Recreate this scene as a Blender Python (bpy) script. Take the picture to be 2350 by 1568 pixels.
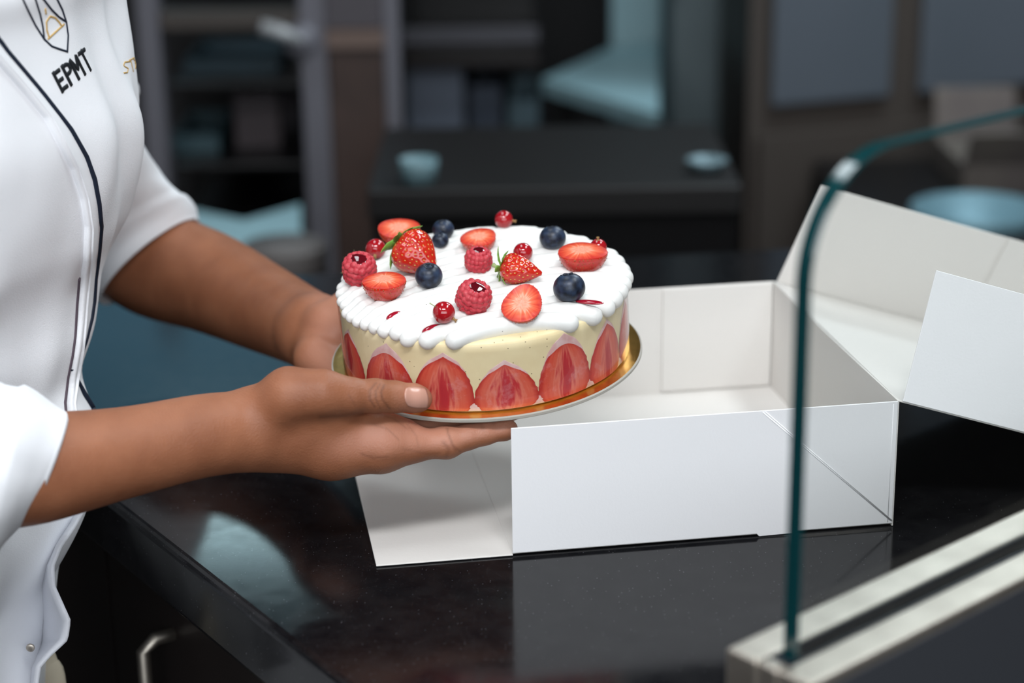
import bpy, bmesh, math, random
import numpy as np
from mathutils import Vector, Matrix, Quaternion, noise
from mathutils.bvhtree import BVHTree

random.seed(7)
D = bpy.data
SC = bpy.context.scene
COL = SC.collection
for o in list(D.objects):
    D.objects.remove(o, do_unlink=True)
ZC = 0.92                                  # height of the counter top above the floor; the builders below measure z from the counter top
PI = math.pi

# ---------------------------------------------------------------- camera
F_PX, PITCH, ROLL = 4472.2, 0.315281, -0.013922
CAM = np.array([0.001715, -1.264128, 0.5725])
_r, _u = np.array([1., 0, 0]), np.array([0, math.sin(PITCH), math.cos(PITCH)])
FWD = np.array([0, math.cos(PITCH), -math.sin(PITCH)])
RIGHT = math.cos(ROLL) * _r + math.sin(ROLL) * _u
UP = -math.sin(ROLL) * _r + math.cos(ROLL) * _u
cam_data = D.cameras.new('camera')
cam = D.objects.new('camera', cam_data)
COL.objects.link(cam)
cam.matrix_world = Matrix(((RIGHT[0], UP[0], -FWD[0], CAM[0]), (RIGHT[1], UP[1], -FWD[1], CAM[1]),
                           (RIGHT[2], UP[2], -FWD[2], CAM[2] + ZC), (0, 0, 0, 1)))
cam_data.sensor_fit = 'HORIZONTAL'
cam_data.sensor_width = 36
cam_data.lens = F_PX / 2350 * 36
cam_data.clip_start, cam_data.clip_end = 0.05, 60
cam_data.dof.use_dof = True
cam_data.dof.focus_distance = 1.39
cam_data.dof.aperture_fstop = 3.3
SC.camera = cam

# ---------------------------------------------------------------- world, lamps, exposure
SC.view_settings.view_transform = 'Standard'
SC.view_settings.look = 'None'
SC.view_settings.exposure = 0.27
SC.view_settings.gamma = 1.0
SC.view_settings.use_curve_mapping = False
SC.cycles.use_denoising = True
w = D.worlds.new('world')
SC.world = w
w.use_nodes = True
w.node_tree.nodes['Background'].inputs[0].default_value = (0.55, 0.72, 0.9, 1)
w.node_tree.nodes['Background'].inputs[1].default_value = 0.06

CEIL = 1.78                                # ceiling height over the counter
PANELS = [                                 # x, y, size x, size y, power, colour, what stands under it
    (0.05, -1.22, 0.95, 0.36, 28, (0.965, 0.98, 1.0), 'white ceiling light panel in front of the counter'),
    (-0.35, 0.55, 0.34, 0.95, 4, (0.86, 0.95, 1.0), 'white ceiling light panel above the back of the counter'),
    (0.95, 0.25, 0.34, 0.95, 13, (0.9, 0.97, 1.0), 'white ceiling light panel above the open box lid'),
    (-1.15, -0.95, 0.34, 0.95, 8, (0.96, 0.97, 1.0), 'white ceiling light panel above the floor behind the person'),
    (-0.86, 4.10, 0.52, 0.26, 3.4, (0.62, 0.92, 1.0), 'square white ceiling light panel near the back wall'),
    (1.1, 2.0, 0.95, 0.34, 24, (0.8, 0.93, 1.0), 'white ceiling light panel in front of the steel door cupboards'),
]
SHOP = (-1.5, 2.0, 0.45, 1.72)                # the shop window behind the photographer: x from, x to, z from, z to
L = D.lights.new('shop_window_daylight', 'AREA'); L.shape = 'RECTANGLE'
L.size, L.size_y, L.energy, L.color = SHOP[1] - SHOP[0], SHOP[3] - SHOP[2], 36, (0.88, 0.94, 1.0)
lo = D.objects.new('shop_window_daylight', L)
lo.location = ((SHOP[0] + SHOP[1]) / 2, -2.90, (SHOP[2] + SHOP[3]) / 2)
lo.rotation_euler = (math.radians(90), 0, 0)
COL.objects.link(lo)
for (x, y, sx, sy, pw, c, _) in PANELS:
    L = D.lights.new('ceiling_lamp', 'AREA')
    L.shape = 'RECTANGLE'
    L.size, L.size_y, L.energy, L.color = sx, sy, pw, c
    lo = D.objects.new('ceiling_lamp', L)
    lo.location = (x, y, CEIL - 0.035)
    COL.objects.link(lo)

# ---------------------------------------------------------------- helpers
def at(u, v, y):
    """the point at distance y behind pixel (u, v) of the 2350 x 1568 frame"""
    d = (u - 1175) / F_PX * RIGHT - (v - 784) / F_PX * UP + FWD
    return CAM + (y - CAM[1]) / d[1] * d

def at_z(u, v, z):
    d = (u - 1175) / F_PX * RIGHT - (v - 784) / F_PX * UP + FWD
    return CAM + (z - CAM[2]) / d[2] * d

def pix(P):
    q = np.atleast_2d(P) - CAM
    x, y, z = q @ RIGHT, q @ UP, q @ FWD
    return np.c_[1175 + F_PX * x / z, 784 - F_PX * y / z]

def lin(*c):
    f = lambda t: t / 12.92 if t <= .04045 else ((t + .055) / 1.055) ** 2.4
    return tuple(f(t / 255) for t in c) + (1,)

def tag(o, label=None, cat=None, group=None, kind=None):
    if label: o['label'] = label
    if cat: o['category'] = cat
    if group: o['group'] = group
    if kind: o['kind'] = kind
    return o

def empty(name, loc=(0, 0, 0)):
    o = D.objects.new(name, None)
    o.empty_display_size = 0.02
    o.location = loc
    COL.objects.link(o)
    return o

ORG = {}
def origin_of(o):
    p = np.zeros(3)
    while o is not None:
        p = p + np.array(o.location); o = o.parent
    return p

def obj(name, verts, faces, mats, parent=None, loc=None, smooth=True, fmat=None, local=False, attrs=None):
    """ONE mesh object. verts are scene points unless local; loc = the object's base point"""
    verts = np.asarray(verts, float)
    base = np.zeros(3)
    if not local:
        base = origin_of(parent)
        if loc is not None: base = base * 0 + np.asarray(loc, float)
        verts = verts - base
    me = D.meshes.new(name)
    me.from_pydata(verts.tolist() if len(verts) < 40000 else [], [], faces if len(verts) < 40000 else [])
    if len(verts) >= 40000: fast_mesh(me, verts, np.asarray(faces))
    mats = mats if isinstance(mats, (list, tuple)) else [mats]
    for m in mats: me.materials.append(m)
    if fmat is not None: me.polygons.foreach_set('material_index', np.asarray(fmat, dtype=np.int32))
    me.polygons.foreach_set('use_smooth', np.full(len(me.polygons), bool(smooth)))
    if attrs:
        for k, a in attrs.items():
            a = np.asarray(a, np.float32)
            if a.ndim == 1:
                at_ = me.attributes.new(k, 'FLOAT', 'POINT'); at_.data.foreach_set('value', a)
            else:
                at_ = me.attributes.new(k, 'FLOAT_VECTOR', 'POINT'); at_.data.foreach_set('vector', a.ravel())
    me.update()
    o = D.objects.new(name, me)
    COL.objects.link(o)
    if parent is not None:
        o.parent = parent
        if loc is not None and not local: o.location = np.asarray(loc) - origin_of(parent)
    elif loc is not None: o.location = loc
    return o

def fast_mesh(me, v, f):
    n, k = f.shape
    me.vertices.add(len(v)); me.vertices.foreach_set('co', v.astype(np.float32).ravel())
    me.loops.add(n * k); me.loops.foreach_set('vertex_index', f.astype(np.int32).ravel())
    me.polygons.add(n)
    me.polygons.foreach_set('loop_start', np.arange(0, n * k, k, dtype=np.int32))
    me.polygons.foreach_set('loop_total', np.full(n, k, dtype=np.int32))
    me.update(calc_edges=True); me.validate()

def bevel(o, wdt, seg=2):
    m = o.modifiers.new('bevel', 'BEVEL'); m.width = wdt; m.segments = seg; m.limit_method = 'ANGLE'
    return o

def grid_faces(nu, nv, closed_u=False, closed_v=False, flip=False):
    F = []
    for j in range(nv if closed_v else nv - 1):
        for i in range(nu if closed_u else nu - 1):
            a, b = j * nu + i, j * nu + (i + 1) % nu
            c, d = ((j + 1) % nv) * nu + (i + 1) % nu, ((j + 1) % nv) * nu + i
            F.append((a, d, c, b) if flip else (a, b, c, d))
    return F

BOXF = [(0, 3, 2, 1), (4, 5, 6, 7), (0, 1, 5, 4), (1, 2, 6, 5), (2, 3, 7, 6), (3, 0, 4, 7)]
def prism(poly, up):
    """poly: points of one face, up: vector to the other face"""
    poly = np.asarray(poly, float); n = len(poly); up = np.asarray(up, float)
    V = np.r_[poly, poly + up]
    F = [tuple(range(n))[::-1], tuple(range(n, 2 * n))] + [(i, (i + 1) % n, n + (i + 1) % n, n + i) for i in range(n)]
    return V, F

def boxv(x0, x1, y0, y1, z0, z1):
    return prism([(x0, y0, z0), (x1, y0, z0), (x1, y1, z0), (x0, y1, z0)], (0, 0, z1 - z0))

def join(parts):
    V, F, o = [], [], 0
    for v, f in parts:
        V.append(np.asarray(v, float)); F += [tuple(i + o for i in t) for t in f]; o += len(v)
    return np.concatenate(V), F

def lathe(prof, n=48, wob=None):
    """prof: (r, z) from the top pole down; returns verts, faces, closed at both poles"""
    V, F = [], []
    for (r, z) in prof:
        for i in range(n):
            a = 2 * PI * i / n; k = wob(a, z) if wob else 1
            V.append((r * k * math.cos(a), r * k * math.sin(a), z))
    m = len(prof)
    for j in range(m - 1):
        for i in range(n):
            F.append((j * n + i, (j + 1) * n + i, (j + 1) * n + (i + 1) % n, j * n + (i + 1) % n))
    F.append(tuple(range(n))); F.append(tuple(range((m - 1) * n, m * n))[::-1])
    return np.array(V), F

def catmull(P, n):
    P = np.asarray(P, float); Q = np.vstack([2 * P[0] - P[1], P, 2 * P[-1] - P[-2]])
    t = np.linspace(0, len(P) - 1 - 1e-9, n); i = t.astype(int); f = (t - i)[:, None]
    a, b, c, d = Q[i], Q[i + 1], Q[i + 2], Q[i + 3]
    return .5 * (2 * b + (c - a) * f + (2 * a - 5 * b + 4 * c - d) * f ** 2 + (3 * b - a - 3 * c + d) * f ** 3)

def tube(path, rad, n=16, n_path=None, caps=True, ref=(0, 0, 1), disp=None, flat=1.0):
    path = np.asarray(path, float); rad = np.asarray(rad, float)
    if n_path:
        q = catmull(np.c_[path, rad], n_path); path, rad = q[:, :-1], q[:, -1]
    T = np.gradient(path, axis=0); T /= np.linalg.norm(T, axis=1)[:, None]
    x = np.cross(T[0], ref if abs(np.dot(T[0], ref)) < .95 else (0, 1, 0)); x /= np.linalg.norm(x)
    V = []
    for k in range(len(path)):
        x = x - (x @ T[k]) * T[k]; x /= np.linalg.norm(x); y = np.cross(T[k], x)
        for i in range(n):
            a = 2 * PI * i / n
            r = rad[k] * (1 + (disp(k / (len(path) - 1), a) if disp else 0))
            V.append(path[k] + r * (math.cos(a) * x + flat * math.sin(a) * y))
    F = grid_faces(n, len(path), closed_u=True)
    if caps:
        F = F + [tuple(range(n))[::-1], tuple(range((len(path) - 1) * n, len(path) * n))]
    return np.array(V), F

# smooth solids: a signed-distance blend of round cones and ellipsoids, turned into ONE continuous surface
def smin(a, b, k):
    h = np.clip(.5 + .5 * (b - a) / k, 0, 1)
    return b + (a - b) * h - k * h * (1 - h)

def d_cone(P, a, ra, b, rb):
    ba = b - a; l2 = max(ba @ ba, 1e-12)
    t = np.clip(((P - a) @ ba) / l2, 0, 1)
    q = P - a - t[:, None] * ba
    return np.sqrt((q * q).sum(1)) - (ra + (rb - ra) * t)

def d_ell(P, c, r, M):
    q = (P - c) @ M
    k0 = np.sqrt(((q / r) ** 2).sum(1)); k1 = np.sqrt(((q / (r * r)) ** 2).sum(1)) + 1e-9
    return k0 * (k0 - 1) / k1

def cone(a, ra, b, rb, k=.008):
    a, b = np.asarray(a, float), np.asarray(b, float)
    R_ = max(ra, rb) + 2.5 * k + .006
    return (lambda P: d_cone(P, a, ra, b, rb), np.minimum(a, b) - R_, np.maximum(a, b) + R_, k)

def ell(c, r, rot=None, k=.008):
    c, r = np.asarray(c, float), np.asarray(r, float); M = np.eye(3) if rot is None else np.asarray(rot)
    R_ = r.max() + 2.5 * k + .006
    return (lambda P: d_ell(P, c, r, M), c - R_, c + R_, k)

def solid(prims, h, B=22):
    lo = np.min([p[1] for p in prims], 0) - 2 * h
    hi = np.max([p[2] for p in prims], 0) + 2 * h
    nb = np.ceil((hi - lo) / (h * B)).astype(int)
    N = nb * B + 4
    key = lambda i, j, k: ((i * N[1]) + j) * N[2] + k
    g = np.arange(B + 1)
    I, J, K = np.meshgrid(g, g, g, indexing='ij')
    base = np.stack([I, J, K], -1).reshape(-1, 3) * h
    cv, ck, quads = [], [], []
    for bi in np.ndindex(*nb):
        b0 = np.array(bi) * B; p0 = lo + b0 * h; p1 = p0 + B * h
        use = [p for p in prims if np.all(p[1] <= p1) and np.all(p[2] >= p0)]
        if not use: continue
        P = base + p0; d = None
        for p in use:
            e = p[0](P); d = e if d is None else smin(d, e, p[3])
        if d.min() > 0 or d.max() < 0: continue
        d = d.reshape(B + 1, B + 1, B + 1)
        s = d < 0
        c = [s[i:B + i, j:B + j, k:B + k] for i in (0, 1) for j in (0, 1) for k in (0, 1)]
        tot = sum(x.astype(np.int8) for x in c)
        act = np.argwhere((tot > 0) & (tot < 8))
        if len(act) == 0: continue
        acc = np.zeros((len(act), 3)); cnt = np.zeros(len(act))
        corners = [np.array((i, j, k)) for i in (0, 1) for j in (0, 1) for k in (0, 1)]
        for x in range(8):
            for y in range(x + 1, 8):
                if np.abs(corners[x] - corners[y]).sum() != 1: continue
                A, Bc = act + corners[x], act + corners[y]
                da, db = d[A[:, 0], A[:, 1], A[:, 2]], d[Bc[:, 0], Bc[:, 1], Bc[:, 2]]
                m = (da < 0) != (db < 0)
                t = np.where(m, da / np.where(m, da - db, 1), 0)
                acc += np.where(m[:, None], corners[x] + t[:, None] * (corners[y] - corners[x]), 0); cnt += m
        cv.append(lo + (act + b0 + acc / cnt[:, None]) * h)
        G = act + b0
        ck.append(key(G[:, 0] + 1, G[:, 1] + 1, G[:, 2] + 1))
        for ax in range(3):
            sl0 = [slice(0, B)] * 3; sl1 = [slice(0, B)] * 3; sl1[ax] = slice(1, B + 1)
            s0, s1 = s[tuple(sl0)], s[tuple(sl1)]
            E_ = np.argwhere(s0 != s1)
            if len(E_) == 0: continue
            fl = s0[E_[:, 0], E_[:, 1], E_[:, 2]]
            G = E_ + b0 + 1; e1, e2 = np.eye(3, dtype=int)[(ax + 1) % 3], np.eye(3, dtype=int)[(ax + 2) % 3]
            q = np.stack([key(*(G - a * e1 - b * e2).T) for a, b in ((0, 0), (1, 0), (1, 1), (0, 1))], 1)
            q[~fl] = q[~fl][:, ::-1]
            quads.append(q)
    V = np.concatenate(cv); Kk = np.concatenate(ck); Q = np.concatenate(quads)
    o = np.argsort(Kk); V, Kk = V[o], Kk[o]
    idx = np.searchsorted(Kk, Q); idx = np.clip(idx, 0, len(Kk) - 1)
    ok = (Kk[idx] == Q).all(1)
    return V, idx[ok]

def relax(V, F, it=1, w=.5):
    F = np.asarray(F)
    for _ in range(it):
        acc = np.zeros_like(V); cnt = np.zeros(len(V))
        for a in range(4):
            for b in ((a + 1) % 4, (a + 3) % 4):
                np.add.at(acc, F[:, a], V[F[:, b]]); np.add.at(cnt, F[:, a], 1)
        V = V * (1 - w) + w * acc / np.maximum(cnt, 1)[:, None]
    return V

# ---------------------------------------------------------------- materials
def nodes(m):
    nt = m.node_tree
    return nt, nt.nodes, nt.links, nt.nodes['Principled BSDF']

def mat(name, col, rough=.5, metal=0., spec=.5, coat=0., var=None, var_scale=20., bump=0., bump_scale=200., sss=0., sss_r=(1, .35, .2), sss_scale=.005, trans=0., ior=1.45, vec='Object', rvar=0.):
    m = D.materials.new(name); m.use_nodes = True
    nt, N, Lk, b = nodes(m)
    b.inputs['Base Color'].default_value = col
    b.inputs['Roughness'].default_value = rough
    b.inputs['Metallic'].default_value = metal
    b.inputs['Specular IOR Level'].default_value = spec
    b.inputs['IOR'].default_value = ior
    b.inputs['Coat Weight'].default_value = coat
    b.inputs['Coat Roughness'].default_value = .06
    b.inputs['Transmission Weight'].default_value = trans
    if sss:
        b.inputs['Subsurface Weight'].default_value = sss
        b.inputs['Subsurface Radius'].default_value = sss_r
        b.inputs['Subsurface Scale'].default_value = sss_scale
    tc = N.new('ShaderNodeTexCoord')
    if var is not None:
        t = N.new('ShaderNodeTexNoise'); t.inputs['Scale'].default_value = var_scale; t.inputs['Detail'].default_value = 5
        Lk.new(tc.outputs[vec], t.inputs['Vector'])
        mx = N.new('ShaderNodeMix'); mx.data_type = 'RGBA'
        r = N.new('ShaderNodeValToRGB'); r.color_ramp.elements[0].position = .35; r.color_ramp.elements[1].position = .65
        Lk.new(t.outputs[0], r.inputs[0]); Lk.new(r.outputs[0], mx.inputs[0])
        mx.inputs[6].default_value = col; mx.inputs[7].default_value = var
        Lk.new(mx.outputs[2], b.inputs['Base Color'])
        if rvar:
            mr = N.new('ShaderNodeMapRange'); mr.inputs[3].default_value = rough; mr.inputs[4].default_value = rough + rvar
            Lk.new(t.outputs[0], mr.inputs[0]); Lk.new(mr.outputs[0], b.inputs['Roughness'])
    if bump:
        t = N.new('ShaderNodeTexNoise'); t.inputs['Scale'].default_value = bump_scale; t.inputs['Detail'].default_value = 3
        Lk.new(tc.outputs[vec], t.inputs['Vector'])
        bp = N.new('ShaderNodeBump'); bp.inputs['Strength'].default_value = bump; bp.inputs['Distance'].default_value = .001
        Lk.new(t.outputs[0], bp.inputs['Height']); Lk.new(bp.outputs[0], b.inputs['Normal'])
    return m

def specks(m, col, scale, size, prob=.5):
    """scattered small dots of another colour over the base colour"""
    nt, N, Lk, b = nodes(m)
    tc = N.new('ShaderNodeTexCoord'); v = N.new('ShaderNodeTexVoronoi'); v.inputs['Scale'].default_value = scale
    Lk.new(tc.outputs['Object'], v.inputs['Vector'])
    lt = N.new('ShaderNodeMath'); lt.operation = 'LESS_THAN'; lt.inputs[1].default_value = size
    Lk.new(v.outputs['Distance'], lt.inputs[0])
    sp = N.new('ShaderNodeSeparateColor'); Lk.new(v.outputs['Color'], sp.inputs[0])
    pr = N.new('ShaderNodeMath'); pr.operation = 'LESS_THAN'; pr.inputs[1].default_value = prob
    Lk.new(sp.outputs[0], pr.inputs[0])
    mu = N.new('ShaderNodeMath'); mu.operation = 'MULTIPLY'; Lk.new(lt.outputs[0], mu.inputs[0]); Lk.new(pr.outputs[0], mu.inputs[1])
    mx = N.new('ShaderNodeMix'); mx.data_type = 'RGBA'; mx.inputs[7].default_value = col
    src = b.inputs['Base Color']
    if src.is_linked: Lk.new(src.links[0].from_socket, mx.inputs[6])
    else: mx.inputs[6].default_value = src.default_value
    Lk.new(mu.outputs[0], mx.inputs[0]); Lk.new(mx.outputs[2], b.inputs['Base Color'])
    return m

def emit(name, col, strength):
    m = D.materials.new(name); m.use_nodes = True
    nt, N, Lk, b = nodes(m)
    b.inputs['Base Color'].default_value = (0, 0, 0, 1); b.inputs['Emission Color'].default_value = col
    b.inputs['Emission Strength'].default_value = strength
    return m

def ramp(N, stops):
    r = N.new('ShaderNodeValToRGB'); e = r.color_ramp.elements
    while len(e) < len(stops): e.new(.5)
    for i, (p, c) in enumerate(stops): e[i].position = p; e[i].color = c
    return r

M = {}
M['granite'] = specks(specks(mat('black_granite', (.004, .004, .005, 1), 0.09, spec=.26, var=(.007, .007, .008, 1), var_scale=60, rvar=.07, bump=.010, bump_scale=500), (.022, .022, .025, 1), 620, .25, .3), (.085, .085, .095, 1), 380, .14, .16)
M['card'] = mat('white_card', (.80, .80, .815, 1), .55, spec=.3, bump=.08, bump_scale=500)
M['card_in'] = mat('uncoated_card', (.70, .675, .645, 1), .8, spec=.2, bump=.1, bump_scale=400)
M['steel'] = mat('brushed_steel', (.60, .545, .475, 1), .45, 1., var=(.50, .45, .39, 1), var_scale=40)
M['steel_cool'] = mat('cool_steel', (.30, .34, .37, 1), .4, .6)
M['rubber'] = mat('black_rubber', (.012, .016, .022, 1), .45)
M['cloth'] = mat('white_twill', (.86, .87, .90, 1), .85, spec=.2, bump=.25, bump_scale=900)
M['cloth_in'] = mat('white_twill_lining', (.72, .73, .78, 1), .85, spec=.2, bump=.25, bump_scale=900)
M['navy'] = mat('navy_piping', (.006, .013, .03, 1), .6)
M['thread'] = mat('black_thread', (.005, .007, .01, 1), .6)
M['gold_thread'] = mat('gold_thread', (.55, .36, .13, 1), .5)
M['skin'] = None
M['cream'] = specks(mat('whipped_cream', (.735, .73, .705, 1), .42, spec=.35, sss=.0, bump=.12, bump_scale=260), (.10, .07, .04, 1), 260, .10, .06)
M['custard'] = specks(mat('vanilla_custard', (.78, .66, .40, 1), .38, spec=.4, var=(.74, .61, .36, 1), var_scale=70), (.12, .08, .04, 1), 330, .14, .22)
M['gold'] = mat('gold_foil', (.82, .46, .11, 1), .3, 1., var=(.7, .38, .08, 1), var_scale=90, bump=.15, bump_scale=120)
M['board_edge'] = mat('grey_cardboard', (.36, .34, .30, 1), .8)
M['red_skin'] = mat('strawberry_skin', (.43, .011, .008, 1), .16, spec=.6, var=(.55, .030, .010, 1), var_scale=120, coat=.3, vec='Object')
M['seed'] = mat('strawberry_seed', (.72, .42, .10, 1), .35)
M['seed_dark'] = mat('dark_seed', (.40, .09, .03, 1), .35)
M['leaf'] = mat('green_leaf', (.13, .29, .035, 1), .5, var=(.22, .38, .08, 1), var_scale=300, bump=.3, bump_scale=400)
M['stem'] = mat('pale_green_stem', (.32, .38, .16, 1), .5)
M['rasp'] = mat('raspberry_skin', (.42, .020, .035, 1), .42, spec=.4, var=(.52, .06, .075, 1), var_scale=160, coat=.0)
M['coulis'] = mat('red_coulis', (.09, .002, .006, 1), .05, spec=.7, coat=.5)
M['coulis_thin'] = mat('thin_red_coulis', (.30, .006, .020, 1), .08, spec=.6, coat=.4)
M['blue'] = mat('blueberry_skin', (.004, .006, .013, 1), .38, spec=.45, var=(.026, .042, .080, 1), var_scale=170, bump=.1)
M['blue_crown'] = mat('blueberry_crown', (.008, .011, .02, 1), .6)
M['currant'] = mat('redcurrant_skin', (.30, .004, .010, 1), .07, spec=.6, var=(.36, .010, .014, 1), var_scale=120, coat=.5)
M['tip'] = mat('dry_brown_tip', (.34, .20, .08, 1), .8)
M['dark'] = mat('black_laminate', (.006, .0055, .006, 1), .35)
M['dark_brown'] = mat('dark_brown_laminate', (.012, .009, .009, 1), .4, var=(.018, .013, .012, 1), var_scale=3)
M['floor'] = mat('dark_tile', (.022, .019, .018, 1), .4)
M['wall'] = mat('dark_grey_paint', (.060, .056, .058, 1), .7)
M['ceil'] = mat('ceiling_paint', (.25, .26, .27, 1), .9)
M['hair'] = mat('black_hair', (.012, .009, .008, 1), .5)
M['shoe'] = mat('black_shoe', (.01, .01, .01, 1), .4)

def skin_material():
    m = D.materials.new('brown_skin'); m.use_nodes = True
    nt, N, Lk, b = nodes(m)
    a = N.new('ShaderNodeAttribute'); a.attribute_name = 'palm'
    c = N.new('ShaderNodeAttribute'); c.attribute_name = 'crease'
    tc = N.new('ShaderNodeTexCoord')
    n1 = N.new('ShaderNodeTexNoise'); n1.inputs['Scale'].default_value = 28; n1.inputs['Detail'].default_value = 4
    Lk.new(tc.outputs['Object'], n1.inputs['Vector'])
    r = ramp(N, [(.3, (.232, .084, .040, 1)), (.7, (.312, .121, .060, 1))]); Lk.new(n1.outputs[0], r.inputs[0])
    m1 = N.new('ShaderNodeMix'); m1.data_type = 'RGBA'; m1.inputs[7].default_value = (.43, .190, .122, 1)
    Lk.new(a.outputs['Fac'], m1.inputs[0]); Lk.new(r.outputs[0], m1.inputs[6])
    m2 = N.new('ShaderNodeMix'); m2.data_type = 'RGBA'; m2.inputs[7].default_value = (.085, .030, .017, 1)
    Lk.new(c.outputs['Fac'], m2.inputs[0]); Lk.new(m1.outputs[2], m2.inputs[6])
    Lk.new(m2.outputs[2], b.inputs['Base Color'])
    b.inputs['Roughness'].default_value = .5; b.inputs['Specular IOR Level'].default_value = .35
    b.inputs['Subsurface Weight'].default_value = .12; b.inputs['Subsurface Radius'].default_value = (1, .4, .25)
    b.inputs['Subsurface Scale'].default_value = .004
    n2 = N.new('ShaderNodeTexVoronoi'); n2.inputs['Scale'].default_value = 700
    Lk.new(tc.outputs['Object'], n2.inputs['Vector'])
    n3 = N.new('ShaderNodeTexNoise'); n3.inputs['Scale'].default_value = 160; n3.inputs['Detail'].default_value = 5
    Lk.new(tc.outputs['Object'], n3.inputs['Vector'])
    ad = N.new('ShaderNodeMath'); ad.operation = 'ADD'; Lk.new(n2.outputs['Distance'], ad.inputs[0]); Lk.new(n3.outputs[0], ad.inputs[1])
    bp = N.new('ShaderNodeBump'); bp.inputs['Strength'].default_value = .22; bp.inputs['Distance'].default_value = .0007
    Lk.new(ad.outputs[0], bp.inputs['Height']); Lk.new(bp.outputs[0], b.inputs['Normal'])
    return m
M['skin'] = skin_material()
M['nail'] = mat('pink_nail', (.50, .265, .20, 1), .25, spec=.5)

def cut_face_material():
    """cut strawberry: pale fibrous middle, orange red rim; attribute uv = position on the cut"""
    m = D.materials.new('strawberry_flesh'); m.use_nodes = True
    nt, N, Lk, b = nodes(m)
    a = N.new('ShaderNodeAttribute'); a.attribute_name = 'facepos'
    ln = N.new('ShaderNodeVectorMath'); ln.operation = 'LENGTH'; Lk.new(a.outputs['Vector'], ln.inputs[0])
    nrm = N.new('ShaderNodeVectorMath'); nrm.operation = 'NORMALIZE'; Lk.new(a.outputs['Vector'], nrm.inputs[0])
    n = N.new('ShaderNodeTexNoise'); n.inputs['Scale'].default_value = 7; n.inputs['Detail'].default_value = 3
    Lk.new(nrm.outputs[0], n.inputs['Vector'])
    mr = N.new('ShaderNodeMapRange'); mr.inputs[1].default_value = .3; mr.inputs[2].default_value = .7; mr.inputs[3].default_value = -.2; mr.inputs[4].default_value = .2
    Lk.new(n.outputs[0], mr.inputs[0])
    ad = N.new('ShaderNodeMath'); ad.operation = 'ADD'; Lk.new(ln.outputs['Value'], ad.inputs[0]); Lk.new(mr.outputs[0], ad.inputs[1])
    r = ramp(N, [(.0, (.78, .22, .13, 1)), (.10, (.86, .36, .26, 1)), (.22, (.78, .20, .11, 1)), (.34, (.84, .36, .25, 1)), (.52, (.74, .15, .065, 1)), (.80, (.60, .055, .02, 1)), (1., (.48, .018, .01, 1))])
    Lk.new(ad.outputs[0], r.inputs[0]); Lk.new(r.outputs[0], b.inputs['Base Color'])
    b.inputs['Roughness'].default_value = .35
    return m
M['flesh'] = cut_face_material()

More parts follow.
